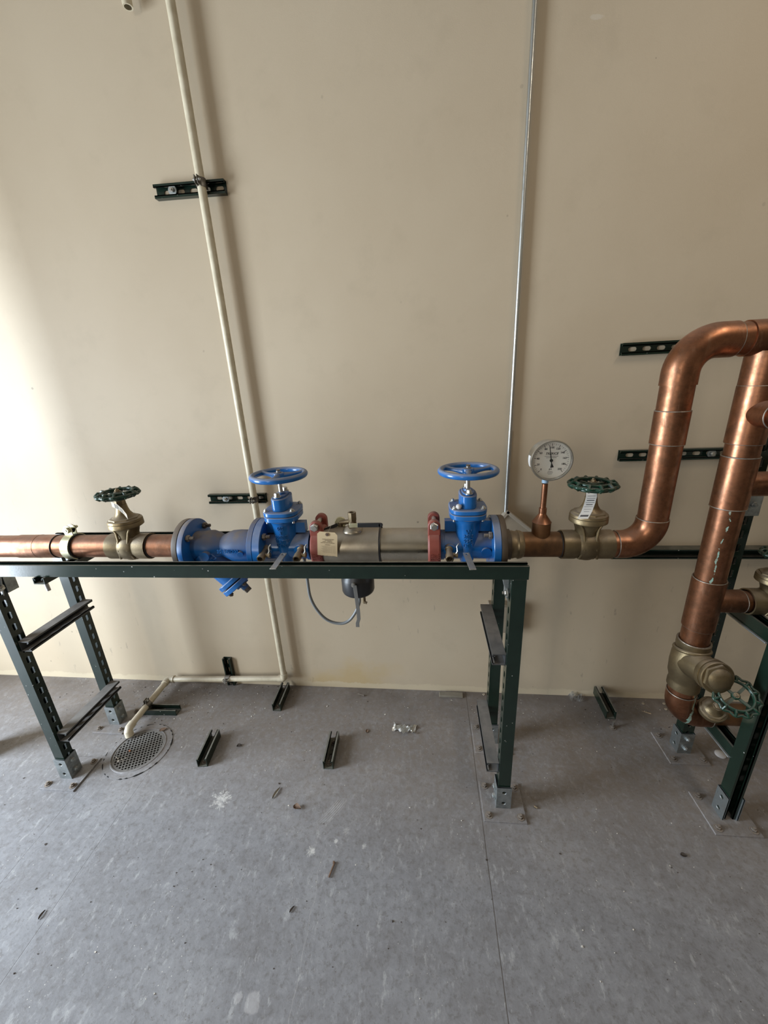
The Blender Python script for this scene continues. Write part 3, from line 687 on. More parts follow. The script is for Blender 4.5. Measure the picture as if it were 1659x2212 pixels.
# ------------------------------------------------------------------ blue gate valves
def gate_valve(x, side, flange0, flange1, label, lines, tsize):
    """side: which side the flange is on; the other end is grooved for the red coupling"""
    root = thing('blue_gate_valve', ZPT(x), label, 'gate valve')
    b = MB(); s = side
    a0 = min(flange0, flange1) - x; a1 = max(flange0, flange1) - x
    inner = a1 if s < 0 else a0
    b.lathe([(0, .04), (0, .094), (.0015, .0955), (a1 - a0 - .0015, .0955), (a1 - a0, .094), (a1 - a0, .04)], (a0, 0, 0), (1, 0, 0), 72)
    e0, e1 = sorted((inner, -s * .078)); b.cyl((e0, 0, 0), (e1, 0, 0), .0455, n=48)
    b.lathe([(0, .049), (.010, .049)], (-s * .078 - .005, 0, 0), (1, 0, 0), 48)
    # tapering oval throat
    b.lathe([(-.066, .010), (-.060, .018), (-.045, .0235), (-.03, .0265), (.0, .0310), (.05, .0370), (.086, .0410), (.100, .047), (.104, .052)], n=56, sx=1.0, sy=1.0)
    for q_ in range(len(b.v) - 9 * 56, len(b.v)):
        p_q = b.v[q_]; f_ = (p_q.z + .066) / .16; p_q.y *= 1.90 - .62 * max(0, min(1, f_))
    e0, e1 = sorted((inner, -s * .070)); b.box(e0, e1, -.014, .014, .052, .087)
    b.cyl((s * .056, -.02, -.004), (s * .056, -.050, -.006), .017, .0150, n=28)
    b.cyl((-s * .056, -.02, .002), (-s * .056, -.056, .004), .0205, .018, n=28)
    b.build('body', 'blue', root)
    if s > 0: MB().lathe([(0, .016), (.004, .016), (.004, .008)], (s * .056, -.050, -.006), (0, -1, 0), 28).build('blind_boss', 'blue', root)
    def oval(hx, hy, n=64, p=3.2):
        o = []
        for k in range(n):
            a = 2 * PI * k / n; c_, s_ = math.cos(a), math.sin(a)
            o.append((hx * math.copysign(abs(c_) ** (2 / p), c_), hy * math.copysign(abs(s_) ** (2 / p), s_)))
        return o
    MB().prism(oval(.0565, .063), (0, 0, .103), (1, 0, 0), (0, 1, 0), .0155).build('body_flange', 'blue', root, bevel=.002)
    MB().prism(oval(.0545, .061), (0, 0, .1185), (1, 0, 0), (0, 1, 0), .002).build('gasket', 'rubber', root)
    bn = MB().prism(oval(.0575, .064), (0, 0, .1205), (1, 0, 0), (0, 1, 0), .0150)
    bn.prism(oval(.0265, .050, p=2.8), (0, 0, .135), (1, 0, 0), (0, 1, 0), .0415)
    bon = bn.build('bonnet', 'blue', root, bevel=.003)
    for i in (-1, 1):
        for j in (-1, 1):
            hexbolt((i * .043, j * .040, .1355), (0, 0, 1), .0062, .005, True, .002).build('bonnet_bolt', 'zinc', bon)
            MB().cyl((i * .043, j * .040, .103), (i * .043, j * .040, .095), .0045, n=12).build('bolt_end', 'zinc', bon)
    MB().prism(oval(.019, .043, p=2.3), (0, 0, .1765), (1, 0, 0), (0, 1, 0), .006).lathe([(.182, .014), (.189, .0125)], n=28).build('gland_plate', 'blue', root, bevel=.0015)
    for j in (-1, 1): hexbolt((0, j * .0365, .182), (0, 0, 1), .0085, .011, True, 0).build('gland_bolt', 'zinc', root)
    MB().cyl((0, 0, .186), (0, 0, .258), .0068, n=20).build('stem', 'zinc', root)
    wz = .244; Rw = .0825
    wm = MB().torus((0, 0, wz), (0, 0, 1), Rw, .0095, 72, 14); wm.lathe([(wz - .014, .015), (wz - .012, .0175), (wz + .006, .0175), (wz + .008, .016)], n=32)
    for k in range(3):
        a = 2 * PI * k / 3 + (.55 if s < 0 else .45); d = V((math.cos(a), math.sin(a), 0))
        n_ = 7;  wm.tube([V((0, 0, wz - .004 + .004 * i / n_)) + d * (.012 + (Rw - .014) * i / n_) for i in range(n_ + 1)], [.0115, .0105, .0085, .0072, .0066, .0068, .0078, .0095], 12)
    wh = wm.build('handwheel', 'blue', root)
    MB().lathe([(wz + .008, .0095), (wz + .010, .0095), (wz + .010, .0065), (wz + .018, .0065)], n=8).build('wheel_nut', 'rust', wh)
    tm = MB()
    for k, (ln, sz) in enumerate(lines):
        q = text(ln, sz, .0030)
        zc = .080 - k * tsize
        out = []
        for p in q.v:
            z = zc + p.y; r_ = .0310 + max(z, -.03) * .125; sx_, sy_ = r_, r_ * (1.90 - .62 * (z + .066) / .16)
            a = p.x / sx_ * .95; out.append(V((math.sin(a) * (sx_ + .0005 + p.z), -math.cos(a) * (sy_ + .0005 + p.z), z)))
        q.v = out; tm.merge(q)
    tm.build('raised_lettering', 'blue', root)
    # test cock: brass body pointing at the viewer, side barrel and tee handle, flat lever under it
    for dx in ((-.057, .061) if s < 0 else (-.059,)):
        xx = dx
        ck = MB(); ck.lathe([(0, .013), (.012, .0125), (.014, .010), (.035, .0105), (.040, .0125), (.058, .0125), (.062, .0115), (.062, .0085), (.045, .008), (.045, .001)], (xx, -.044, .010), (0, -1, -.20), 28, caps=False)
        co = ck.build('test_cock', 'brassold', root)
        MB().cyl((xx, -.082, .002), (xx + .024, -.082, .002), .0070, n=20).lathe([(0, .009), (.007, .009)], (xx + .018, -.082, .002), (1, 0, 0), 6).build('cock_barrel', 'brassold', co)
        MB().tube([(xx + .020, -.086, .008), (xx + .024, -.084, .016), (xx + .022, -.078, .028), (xx + .028, -.074, .036)], .0022, 8).build('cock_tab', 'zinc', co)
    return root
gA = gate_valve(vA, -1, f2b + .0005, f2c, 'blue gate valve with handwheel, next to the Y strainer, left of the tagged housing',
                [('405', .0165), ('3', .0165), ('300WP', .0160), ('WATTS', .0160), ('CHINA', .0160)], .0150)
gB = gate_valve(vB, 1, f3a, f3b - .0005, 'blue gate valve with handwheel at the right end of the stand, beside the conduit',
                [('', .014), ('W', .019), ('2018', .0170), ('9942', .0160), ('DI  F', .0165)], .0155)
fl_bolts(gA, 0, 0, [(1, f2c)]); fl_bolts(gB, 0, 0, [(-1, f3a)])
# flat lever handles lying over the beam edge
for nm, pa, pb, lab in (('lever_handle', at(613, 1197, 1.085), at(589, 1227, .985), 'flat steel lever poking over the beam below the left blue gate valve'),
                        ('lever_handle', at(1007, 1195, 1.085), at(1022, 1227, .985), 'flat steel lever poking over the beam below the right blue gate valve')):
    zz = ZT + .006; pa.z = zz + .003; pb.z = zz + .001
    o = thing(nm, pa, lab, 'lever'); d = pb - pa
    u = d.normalized(); sd = V((-u.y, u.x, 0)).normalized(); Ld = d.length
    m = MB(); m.holed(-.004, .020, -.0095, .0095, circ(.0045, 16, .008, 0), (0, 0, 0), u, sd, .0028); m.add(*(lambda q: (q.v, q.f))(MB().bar(u * .020 + V((0, 0, 0)) + u.cross(sd) * .0014, u * Ld + u.cross(sd) * .0014, .019, .0028)))
    m.build('lever_bar', 'zinc', o, bevel=.0006)
# white bead on the right bonnet
pb = V((vB - .030, YP - .045, ZP + .1445)); tag(MB().lathe([(-.0085, .001), (-.007, .005), (-.003, .008), (.002, .0087), (.006, .0065), (.0085, .001)], (0, 0, 0), n=24).build('cap_nut', 'plasticwhite'), 'small round white plastic cap on the right blue valve bonnet', 'cap').location = pb

# ------------------------------------------------------------------ red grooved couplings
def coupling(x, label):
    o = thing('grooved_coupling', ZPT(x), label, 'pipe coupling', 'red grooved couplings at both ends of the steel housing')
    hw = .0195; 
    b = MB().lathe([(-hw, .050), (-hw, .0655), (-hw + .005, .0705), (hw - .005, .0705), (hw, .0655), (hw, .050)], (0, 0, 0), (1, 0, 0), 64, caps=False)
    hb = b.build('housing', 'red', o)
    for j, nm in ((-1, 'front_ear'), (1, 'rear_ear')):
        y0, y1 = (-.046, -.026) if j < 0 else (.026, .046)
        poly = [(-hw, .045), (hw, .045)] + [(hw * math.cos(a), .081 + (hw) * math.sin(a)) for a in [PI * i / 12 for i in range(13)]]
        MB().prism(poly, (0, y1, 0), (1, 0, 0), (0, 0, 1), y1 - y0).build('bolt_ear', 'red', o, bevel=.003)
    MB().cyl((0, -.060, .083), (0, .056, .083), .0075, n=20).build('coupling_bolt', 'zinc', o)
    MB().lathe([(0, .0135), (.010, .0135), (.012, .011)], (0, -.046, .083), (0, -1, 0), 6, ph=.5).build('coupling_nut', 'zinc', o)
    MB().lathe([(0, .013), (.008, .011)], (0, .046, .083), (0, 1, 0), 24).build('bolt_head', 'zinc', o)
    q = MB()
    for dz, s_ in ((.0075, 'C 5 3'), (-.004, '3 77'), (-.0155, 'FIG 77')):
        q.merge(text(s_, .0115, .0018).xf(Matrix.Translation((0, dz, 0))))
    q.xf(Matrix.Rotation(PI / 2, 4, 'Z')); q.v = [V((p.x, -math.cos((p.y) / .0705 - .18) * (.0708 + p.z), math.sin(p.y / .0705 - .18) * (.0708 + p.z))) for p in q.v]
    q.build('raised_lettering', 'red', o)
    return o
xA = (X(666, .07) + X(694, .07)) / 2; xB = (X(921, .07) + X(956, .07)) / 2
coupling(xA, 'red bolted pipe coupling behind the manila card, left of the steel housing')
coupling(xB, 'red bolted pipe coupling between narrow steel pipe and right blue valve')

# ------------------------------------------------------------------ stainless backflow housing
xh = X(818, .062)
bf = thing('backflow_housing', ZPT(-.2), 'brushed stainless backflow preventer body with wide and narrow tube sections', 'backflow preventer')
inroot(bf, MB().lathe([(0, .05), (0, .0605), (.02, .0635), (xh - xA - .03, .0635), (xh - xA - .014, .0645), (xh - xA - .012, .058)], ZPT(xA + .012), (1, 0, 0), 72), 'wide_tube', 'steel')
inroot(bf, MB().cyl(ZPT(xh - .02), ZPT(xB - .010), .0560, n=72), 'narrow_tube', 'steelbright')
inroot(bf, MB().torus(ZPT(xh + .001), (1, 0, 0), .0618, .0022, 64, 8), 'seam_ring', 'black')
px = -.2385
inroot(bf, MB().lathe([(0, .034), (.004, .033), (.012, .024), (.016, .018)], (px, YP - .012, ZP + .0575), (0, 0, 1), 40), 'port_boss', 'steel')
vb = inroot(bf, MB().lathe([(0, .014), (.010, .0145), (.014, .0125), (.022, .0125), (.026, .0135), (.050, .0135), (.050, .0085), (.03, .008), (.03, .001)], (px, YP - .012, ZP + .070), (0, 0, 1), 8, caps=False), 'ball_valve', 'brassold')
inroot(bf, MB().cyl((px, YP - .012, ZP + .083), (px, YP - .04, ZP + .083), .009, n=20).lathe([(0, .009), (.006, .009)], (px, YP - .040, ZP + .083), (0, -1, 0), 6), 'valve_stem', 'brassold')
inroot(bf, MB().bar((px - .004, YP - .046, ZP + .087), (px + .028, YP - .046, ZP + .088), .014, .0022, (0, 1, 0)), 'handle_root', 'yzinc', bevel=.0005)
hd = inroot(bf, MB().bar((px + .022, YP - .0465, ZP + .0885), (px + .095, YP - .0465, ZP + .0885), .0145, .006, (0, 1, 0)).cyl((px + .095, YP - .0495, ZP + .0885), (px + .095, YP - .0435, ZP + .0885), .0072, n=20), 'lever_grip', 'black', bevel=.0015)
tag(hd, 'black plastic lever grip', None)
# second little cock at the back left with a wire seal, dull brass disc
inroot(bf, MB().lathe([(-.004, .019), (.004, .019)], (px - .046, YP + .012, ZP + .076), (.25, -1, .1), 32), 'brass_disc', 'yzinc', bevel=.001)
inroot(bf, MB().bar((px - .052, YP - .002, ZP + .074), (px - .105, YP - .016, ZP + .056), .011, .0025, (0, 1, 0)), 'cock_lever', 'black', bevel=.0005)
inroot(bf, MB().cyl((px - .046, YP + .012, ZP + .055), (px - .046, YP + .012, ZP + .078), .009, n=20).cyl((px - .046, YP + .012, ZP + .076), (px - .012, YP + .002, ZP + .083), .008, n=20), 'brass_elbow', 'brassold')
# manila card with its wire
ct = at(707, 1175, 1.098)
card = thing('inspection_card', ct, 'torn manila inspection card with printing, hanging over the left red coupling', 'card')
ux = (at(727, 1152, 1.098) - at(687, 1149, 1.098)).normalized(); uz = (at(687, 1149, 1.098) - at(681, 1196, 1.098)).normalized()
W_, H_ = .0320, .0405
edge = [(-W_, -H_)] + [(-W_ + 2 * W_ * k / 14, -H_ - random.uniform(0, .0022)) for k in range(1, 14)] + [(W_, -H_ - .002), (W_, H_ * .78), (W_ * .74, H_), (-W_ * .74, H_), (-W_, H_ * .80)]
nrm = ux.cross(uz).normalized()
uz2 = nrm.cross(ux)
MB().prism(edge, V((0, 0, 0)), ux, uz2, -.0006).build('card_sheet', 'paper', card, flat=True)
C4 = Matrix((ux, uz2, nrm)).transposed().to_4x4(); fwd = nrm if nrm.y < 0 else -nrm
if nrm.y > 0: C4 = Matrix((ux, uz2, -nrm)).transposed().to_4x4()
pr = MB()
for s_, z_, sz, x_ in (('BACKFLOW DEVICE', .0155, .0040, .002), ('TEST REPORT', .0115, .0036, .002), ('DATE    TESTED BY', .0075, .0036, 0), ('KEEP THIS TAG ON DEVICE', .0035, .0036, 0), ('REMARKS', -.003, .0036, 0)):
    pr.merge(text(s_, sz, .0002).xf(Matrix.Translation((x_, z_, 0))))
for k in range(9): pr.box(-.020 + .003 * (k % 3), .010 + .003 * (k % 2), -.008 - k * .0027, -.0077 - k * .0027, 0, .0002)
for x_ in (.014, .019, .024): pr.box(x_, x_ + .0003, -.032, -.004, 0, .0002)
pr.xf(Matrix.Translation(fwd * .0009) @ C4).build('printing', 'inkfaint', card, flat=True)
MB().lathe([(0, .0058), (.0006, .0058)], V((0, 0, 0)) + uz2 * .0325 + fwd * .0008, fwd, 24).build('punched_ring', 'leaf', card)
MB().lathe([(0, .0018), (.0008, .0018)], uz2 * .0325 + fwd * .0014, fwd, 12).build('punched_hole', 'ink', card)
tp = V((px - .070, YP - .02, ZP + .078)) - ct
MB().tube([uz2 * .0285 + fwd * .002, (uz2 * .0285).lerp(tp, .45) + fwd * .006, tp], .0006, 6).build('wire', 'zinc', card)
# black relief valve hanging underneath with drooping lever
rv = thing('relief_valve', (px, YP, ZP - .06), 'dark round relief valve hanging below the steel housing under the beam', 'relief valve')
inroot(rv, MB().lathe([(.0, .042), (-.04, .044), (-.055, .049), (-.070, .0545), (-.075, .056), (-.118, .056), (-.125, .0535), (-.129, .049), (-.129, .02)], (px, YP, ZP - .045), (0, 0, 1), 64), 'body', 'black')
inroot(rv, MB().cyl((px - .004, YP - .055, .862), (px - .004, YP - .062, .862), .0075, n=20), 'lever_pivot', 'zinc')
a_ = [(.002, .866), (.0045, .820), (.0065, .775), (.0065, .738), (.0010, .722), (.0005, .706)]
wl_ = .0062
poly = [(px + x_ - wl_, z_) for x_, z_ in a_] + [(px + x_ + wl_, z_) for x_, z_ in reversed(a_)]
inroot(rv, MB().prism(poly, (0, YP - .066, 0), (1, 0, 0), (0, 0, 1), .0022), 'hanging_lever', 'lever_grey', bevel=.0004)
inroot(rv, MB().cyl((px + .018, YP - .01, .815), (px + .018, YP - .01, .765), .0065, n=16).cyl((px + .018, YP - .018, .775), (px + .030, YP - .02, .770), .0045, n=12), 'drain_cock', 'brassold')
hs = thing('sensing_hose', (-.41, YP - .02, .95), 'thin grey flexible hose looping below the beam into the relief valve', 'hose')
hp = [(-.412, YP - .02, .955), (-.411, YP - .02, .90), (-.410, YP - .02, .8526), (-.4085, YP - .02, .80), (-.399, YP - .02, .762), (-.384, YP - .02, .732), (-.366, YP - .02, .708), (-.345, YP - .02, .693), (-.320, YP - .02, .686), (-.297, YP - .02, .687), (-.275, YP - .018, .699), (-.257, YP - .015, .722), (-.245, YP - .013, .745), (px + .002, YP - .01, .770), (px + .002, YP - .01, .80), (px + .002, YP - .01, .822)]
def smooth(pts, n=5):
    P = [V(p) for p in pts]; out = []
    for i in range(len(P) - 1):
        p0, p1, p2, p3 = P[max(i - 1, 0)], P[i], P[i + 1], P[min(i + 2, len(P) - 1)]
        for k in range(n):
            u = k / n; out.append(.5 * ((2 * p1) + (p2 - p0) * u + (2 * p0 - 5 * p1 + 4 * p2 - p3) * u * u + (3 * p1 - p0 - 3 * p2 + p3) * u ** 3))
    out.append(P[-1]); return out
inroot(hs, MB().tube(smooth(hp), .0052, 12), 'hose_line', 'hose')
inroot(hs, MB().hexa((-.412, YP - .02, .94), (-.412, YP - .02, .965), .009), 'hose_nut', 'brassold')

# ------------------------------------------------------------------ right side of the main line
cr = thing('copper_gauge_tee', ZPT(.35), 'browned copper pipe with brown flange and upright reducer under the pressure gauge', 'copper pipe')
inroot(cr, MB().lathe([(0, R), (0, .0955), (f3c - f3b - .003, .0955), (f3c - f3b, .0935), (f3c - f3b, .05), (f3c - f3b + .022, .047), (f3c - f3b + .022, R)], ZPT(f3b), (1, 0, 0), 72), 'flange_disc', 'flangebrown')
xt0 = f3c + .03
inroot(cr, MB().cyl(ZPT(f3b + .002), ZPT(vR - .055), R, n=48), 'pipe', 'copperbrown')
inroot(cr, MB().lathe([(0, R), (0, R + .004), (.008, R + .005), (.014, R + .003), (.02, R + .003), (.024, R + .006), (.034, R + .004), (.04, R)], ZPT(xt0 - .008), (1, 0, 0), 48, caps=False), 'solder_collar', 'brassold')
gx = .3545
inroot(cr, MB().lathe([(0, .0275), (.046, .0275)], (gx, YP, ZP + .030), (0, 0, 1), 40), 'reducer_cup', 'copperbrown')
inroot(cr, MB().lathe([(0, .0275), (.001, .0285), (.002, .0275), (.026, .0115), (.030, .0110), (.030, .0112), (.046, .0112), (.046, .0085)], (gx, YP, ZP + .0755), (0, 0, 1), 40), 'reducer_cone', 'copper')
inroot(cr, MB().cyl((gx, YP, ZP + .115), (gx, YP, ZP + .198), .0085, n=24), 'riser_stem', 'copper')
for k in range(1): inroot(cr, MB().torus(ZPT(vR - .078), (1, 0, 0), R + .0008, .0016, 48, 8), 'joint_ring', 'rubber')
# gauge
gc = V((.3625, YP + .002, 1.2515))
gc.x -= .001
pg = thing('pressure_gauge', gc, 'round steel pressure gauge with white dial reading about ninety, above the browned copper pipe', 'pressure gauge')
GR = .0535
pg.scale = (1.11, 1.11, 1.11)
MB().lathe([(.030, .02), (.028, .048), (.025, GR - .004), (-.012, GR - .004), (-.014, GR), (-.020, GR + .0005), (-.0235, GR - .001), (-.0235, GR - .0035), (-.013, GR - .005)], (0, 0, 0), (0, 1, 0), 72, caps=False).build('case', 'zinc', pg)
MB().lathe([(0, GR - .003), (.001, GR - .003)], (0, -.0125, 0), (0, -1, 0), 64).build('dial', 'dial', pg)
MB().lathe([(0, GR - .0045), (.0006, GR - .0045)], (0, -.0205, 0), (0, -1, 0), 64).build('glass', 'glass', pg)
dm = MB(); F = Matrix.Rotation(PI / 2, 4, 'X')
for k in range(41):
    a = math.radians(225 - 270 * k / 40); r1 = .0445; r0 = r1 - (.0065 if k % 4 == 0 else (.004 if k % 2 == 0 else .0025)); w_ = .0006 if k % 4 == 0 else .0003
    d = V((math.cos(a), math.sin(a), 0)); s_ = V((-d.y, d.x, 0)) * w_
    dm.add([d * r0 - s_, d * r1 - s_, d * r1 + s_, d * r0 + s_] + [q + V((0, 0, .0003)) for q in (d * r0 - s_, d * r1 - s_, d * r1 + s_, d * r0 + s_)], [(0, 1, 2, 3), (4, 5, 6, 7), (0, 1, 5, 4), (1, 2, 6, 5), (2, 3, 7, 6), (3, 0, 4, 7)])
for k in range(0, 11):
    a = math.radians(225 - 27 * k); dm.merge(text(str(k * 20), .0072, .0003, bold=True).xf(Matrix.Translation((math.cos(a) * .0335, math.sin(a) * .0335, 0))))
dm.merge(text('TRERICE', .0085, .0003, bold=True, shear=.35).xf(Matrix.Translation((0, .0175, 0))))
dm.box(-.017, .017, .0105, .0112, 0, .0003); dm.box(-.013, .013, .0068, .0075, 0, .0003)
dm.merge(text('psi', .007, .0003).xf(Matrix.Translation((0, -.023, 0)))); dm.box(-.006, .006, -.0300, -.0293, 0, .0003); dm.box(-.007, .007, -.0335, -.0328, 0, .0003); dm.box(-.005, .005, -.0370, -.0363, 0, .0003)
dm.merge(MB().lathe([(0, .0075), (.0003, .0075)], (0, -.0125, 0), n=24)) if False else None
dm.xf(Matrix.Translation((0, -.0138, 0)) @ F).build('dial_printing', 'ink', pg, flat=True)
nd = MB(); a = math.radians(225 - 27 * 4.62); d = V((math.cos(a), math.sin(a), 0)); s_ = V((-d.y, d.x, 0))
nd.prism([(-.0006, .041), (-.0012, .006), (-.0012, -.008), (-.0045, -.019), (.0045, -.019), (.0012, -.008), (.0012, .006), (.0006, .041)], (0, 0, 0), -s_, d, .0006); nd.lathe([(0, .0042), (.0012, .0042)], (0, 0, .0002), (0, 0, 1), 24)
nd.xf(Matrix.Translation((0, -.0152, 0)) @ F).build('needle', 'ink', pg, flat=True)
MB().lathe([(0, .0085), (.022, .0085)], ((gx - gc.x) / 1.11, 0, -GR - .010), (0, 0, 1), 24).build('thread_tape', 'tape', pg)
m = MB()
for k in range(7):
    a = math.radians(168 + k * 5); a2 = math.radians(168 + (k + 1) * 5); r_ = GR - .0032
    vs = [V((math.cos(q) * (r_ + e), y, math.sin(q) * (r_ + e))) for q in (a, a2) for y in (-.004, .016) for e in (0, .0006)]
    m.add(vs, [(0, 2, 6, 4), (1, 5, 7, 3), (0, 1, 3, 2), (4, 6, 7, 5), (0, 4, 5, 1), (2, 3, 7, 6)])
m.build('side_sticker', 'white', pg)

# ------------------------------------------------------------------ first riser: elbow, up, elbow, across
ZTOP = 1.552; EB = .078
rs = thing('copper_riser', (elbx, YP, ZP), 'copper riser that turns up from the main line and bends right at the top', 'copper pipe')
def arc(c, r, a0, a1, n=14): return [V((c[0] + r * math.cos(a0 + (a1 - a0) * i / n), YP, c[1] + r * math.sin(a0 + (a1 - a0) * i / n))) for i in range(n + 1)]
RE = R + .0032
inroot(rs, MB().cyl(ZPT(vR + .055), ZPT(elbx - EB), R, n=48), 'short_pipe', 'copper')
inroot(rs, MB().tube([ZPT(X(1342, R)), ZPT(elbx - EB - .006)] + arc((elbx - EB, ZP + EB), EB, -PI / 2, 0) + [V((elbx, YP, 1.064))], RE, 40), 'elbow', 'copper')
inroot(rs, MB().cyl((elbx, YP, 1.05), (elbx, YP, 1.46), R, n=48), 'pipe', 'copper')
inroot(rs, MB().cyl((elbx, YP, 1.288), (elbx, YP, 1.378), R + .0028, n=48), 'coupling_sleeve', 'copper')
inroot(rs, MB().tube([V((elbx, YP, 1.445)), V((elbx, YP, 1.462))] + arc((elbx + EB, ZTOP - EB), EB, PI, PI / 2) + [V((elbx + EB + .035, YP, ZTOP))], RE, 40), 'elbow', 'copper')
inroot(rs, MB().cyl((elbx + EB, YP, ZTOP), (1.6, YP, ZTOP), R, n=48), 'cross_pipe', 'copper')
for p, a in ((ZPT(X(1342, R)), (1, 0, 0)), (V((elbx, YP, 1.064)), (0, 0, 1)), (V((elbx, YP, 1.288)), (0, 0, 1)), (V((elbx, YP, 1.378)), (0, 0, 1)), (V((elbx, YP, 1.447)), (0, 0, 1)), (V((elbx + EB + .036, YP, ZTOP)), (1, 0, 0))):
    inroot(rs, MB().torus(p, a, R + .0012, .0019, 48, 8), 'solder_ring', 'solder')

# ------------------------------------------------------------------ second riser with tees
XM = .875
mf = thing('copper_manifold', (XM, YP, .33), 'thick right-hand copper riser with tees, dark band and green verdigris runs', 'copper pipe')
P = lambda z: V((XM, YP, z))
inroot(mf, MB().cyl(P(.60), P(1.45), R, n=48), 'pipe', 'copper_stain')
inroot(mf, MB().lathe([(0, RE), (.085, RE)], P(1.435), (0, 0, 1), 48).cyl((XM - .06, YP, ZTOP), (XM + .075, YP, ZTOP), RE, n=48), 'top_tee', 'copper')
inroot(mf, MB().cyl(P(1.284), P(1.435), RE + .001, n=48).cyl((XM, YP, 1.365), (XM, YP - .085, 1.365), .034, n=40), 'branch_tee', 'copper')
inroot(mf, MB().cyl(P(1.098), P(1.247), RE, n=48).cyl((XM, YP, 1.165), (XM + .30, YP + .0, 1.165), .035, n=40), 'branch_tee', 'copper')
inroot(mf, MB().cyl(P(.688), P(.862), RE + .001, n=48).cyl((XM, YP, .782), (XM + .105, YP, .782), .036, n=40), 'branch_tee', 'copper')
inroot(mf, MB().cyl((XM, YP - .07, 1.365), (XM, YP - .30, 1.365), .0285, n=40), 'branch_pipe', 'copper')
inroot(mf, MB().cyl((XM + .09, YP, .782), (XM + .16, YP, .782), .033, n=40), 'branch_pipe', 'copper')
inroot(mf, MB().torus((XM, YP - .085, 1.365), (0, 1, 0), .0335, .0016, 40, 8), 'solder_ring', 'solder')
inroot(mf, MB().torus((XM + .105, YP, .782), (1, 0, 0), .0352, .0016, 40, 8), 'solder_ring', 'solder')
for z in (1.435, 1.284, 1.247, 1.098, .862, .688): inroot(mf, MB().torus(P(z), (0, 0, 1), R + .0022, .0019, 48, 8), 'solder_ring', 'solder')
# check valve
ck = thing('check_valve', P(.54), 'cast bronze swing check valve with round hexed cap, low on the right riser', 'check valve')
b = MB().lathe([(.632, R + .001), (.632, .0475), (.612, .0475), (.606, .0435), (.592, .0455), (.575, .0525), (.54, .054), (.50, .052), (.478, .046), (.470, .046), (.462, .0475), (.445, .0475), (.445, R)], V((XM, YP, 0)), (0, 0, 1), 56, caps=False)
inroot(ck, b, 'body', 'bronze')
ca = V((.04, -1, .26)).normalized(); c0 = P(.552)
inroot(ck, MB().lathe([(0, .052), (.05, .047), (.082, .041), (.088, .046), (.094, .0505), (.110, .0505)], c0, ca, 56), 'cap_neck', 'bronze')
cp_ = inroot(ck, MB().lathe([(.110, .048), (.114, .050), (.122, .050), (.124, .0475)], c0, ca, 56), 'cap_rim', 'bronze')
inroot(ck, MB().lathe([(.118, .046), (.131, .0445), (.133, .040)], c0, ca, 6, ph=.3), 'cap_hex', 'bronze'); inroot(ck, MB().lathe([(.125, .036), (.136, .034), (.142, .027), (.1455, .015), (.146, .003)], c0, ca, 40), 'cap_dome', 'bronze')
inroot(ck, MB().torus(P(.598), (0, .25, 1), .0475, .006, 48, 12), 'cast_band', 'bronze')
inroot(mf, MB().torus(P(.632), (0, 0, 1), R + .003, .0024, 48, 8), 'solder_ring', 'solder')
# bottom elbow and lower run
ZL = .325; EC = .070
be = thing('copper_elbow', P(ZL), 'reddish copper elbow with green verdigris at the foot of the right riser', 'copper elbow')
inroot(be, MB().cyl(P(.455), P(.40), R, n=48), 'short_pipe', 'copper_foot')
pe = [P(.42), P(ZL + EC + .004)] + [V((XM + EC - EC * math.cos(a), YP, ZL + EC - EC * math.sin(a))) for a in [PI / 2 * i / 12 for i in range(13)]] + [V((XM + EC + .03, YP, ZL))]
inroot(be, MB().tube(pe, RE, 40), 'elbow', 'copper_foot')
for p, a in ((P(.445), (0, 0, 1)), (P(.42), (0, 0, 1)), (V((XM + EC + .03, YP, ZL)), (1, 0, 0))): inroot(be, MB().torus(p, a, R + .0022, .0018, 48, 8), 'solder_ring', 'solder')
inroot(be, MB().cyl((XM + EC, YP, ZL), (1.7, YP, ZL), .036, n=40), 'lower_pipe', 'copperbrown')
lowv = bronze_valve((.972, YP, ZL), (math.radians(33), math.radians(-13), 0), 'low bronze gate valve at the right edge, its green handwheel tilted toward the viewer', .080, .353)
lowv.scale = (.75, .75, .75)
mid = bronze_valve((1.062, YP, .782), (0, 0, 0), 'bronze gate valve cut by the right frame edge, on the middle branch pipe', .058, .178)
mid.scale = (.9, .9, .9)

# ------------------------------------------------------------------ wall struts, conduit and PVC drain line
def wallstrut(u0, v0, u1, v1, x1=None, label='', name='wall_strut', washer=None, z=None, deep=False):
    hh_ = .0413 if deep else .0206
    a = at(u0, v0, 1.552); b_ = at(u1, v1, 1.552); zc = z if z is not None else (a.z + b_.z) / 2
    za, zb = (a.z, b_.z) if z is None else (z, z)
    p0 = V((a.x, YW - hh_ / 2 - .0001, za)); p1 = V((x1 if x1 is not None else b_.x, YW - hh_ / 2 - .0001, zb))
    o = thing(name, p0, label, 'wall strut'); channel(p0 - p0, p1 - p0, (0, -1, 0), phase=.03, h_=hh_, slots=not deep).build('channel', 'green', o)
    if washer:
        q = at(washer[0], washer[1], YW - .017); q.z = za + (zb - za) * (q.x - p0.x) / (p1.x - p0.x)
        MB().lathe([(0, .015), (.003, .015)], V((q.x, YW - .0170, q.z)) - p0, (0, -1, 0), 28).build('washer', 'galv', o)
        hexbolt(V((q.x, YW - .0200, q.z)) - p0, (0, -1, 0), .008, .006, False, .004).build('anchor_bolt', 'zinc', o)
    return o
wallstrut(332, 414, 484, 401, label='short green wall strut high up, holding the cream pipe with a clamp', washer=(373, 411))
wallstrut(450, 1079, 573, 1077, label='short green wall strut left of the first blue handwheel, behind the cream pipe', washer=(488, 1077))
wallstrut(1345, 752, 1500, 745, x1=1.5, z=1.5555, label='dusty wall strut behind the top copper elbow')
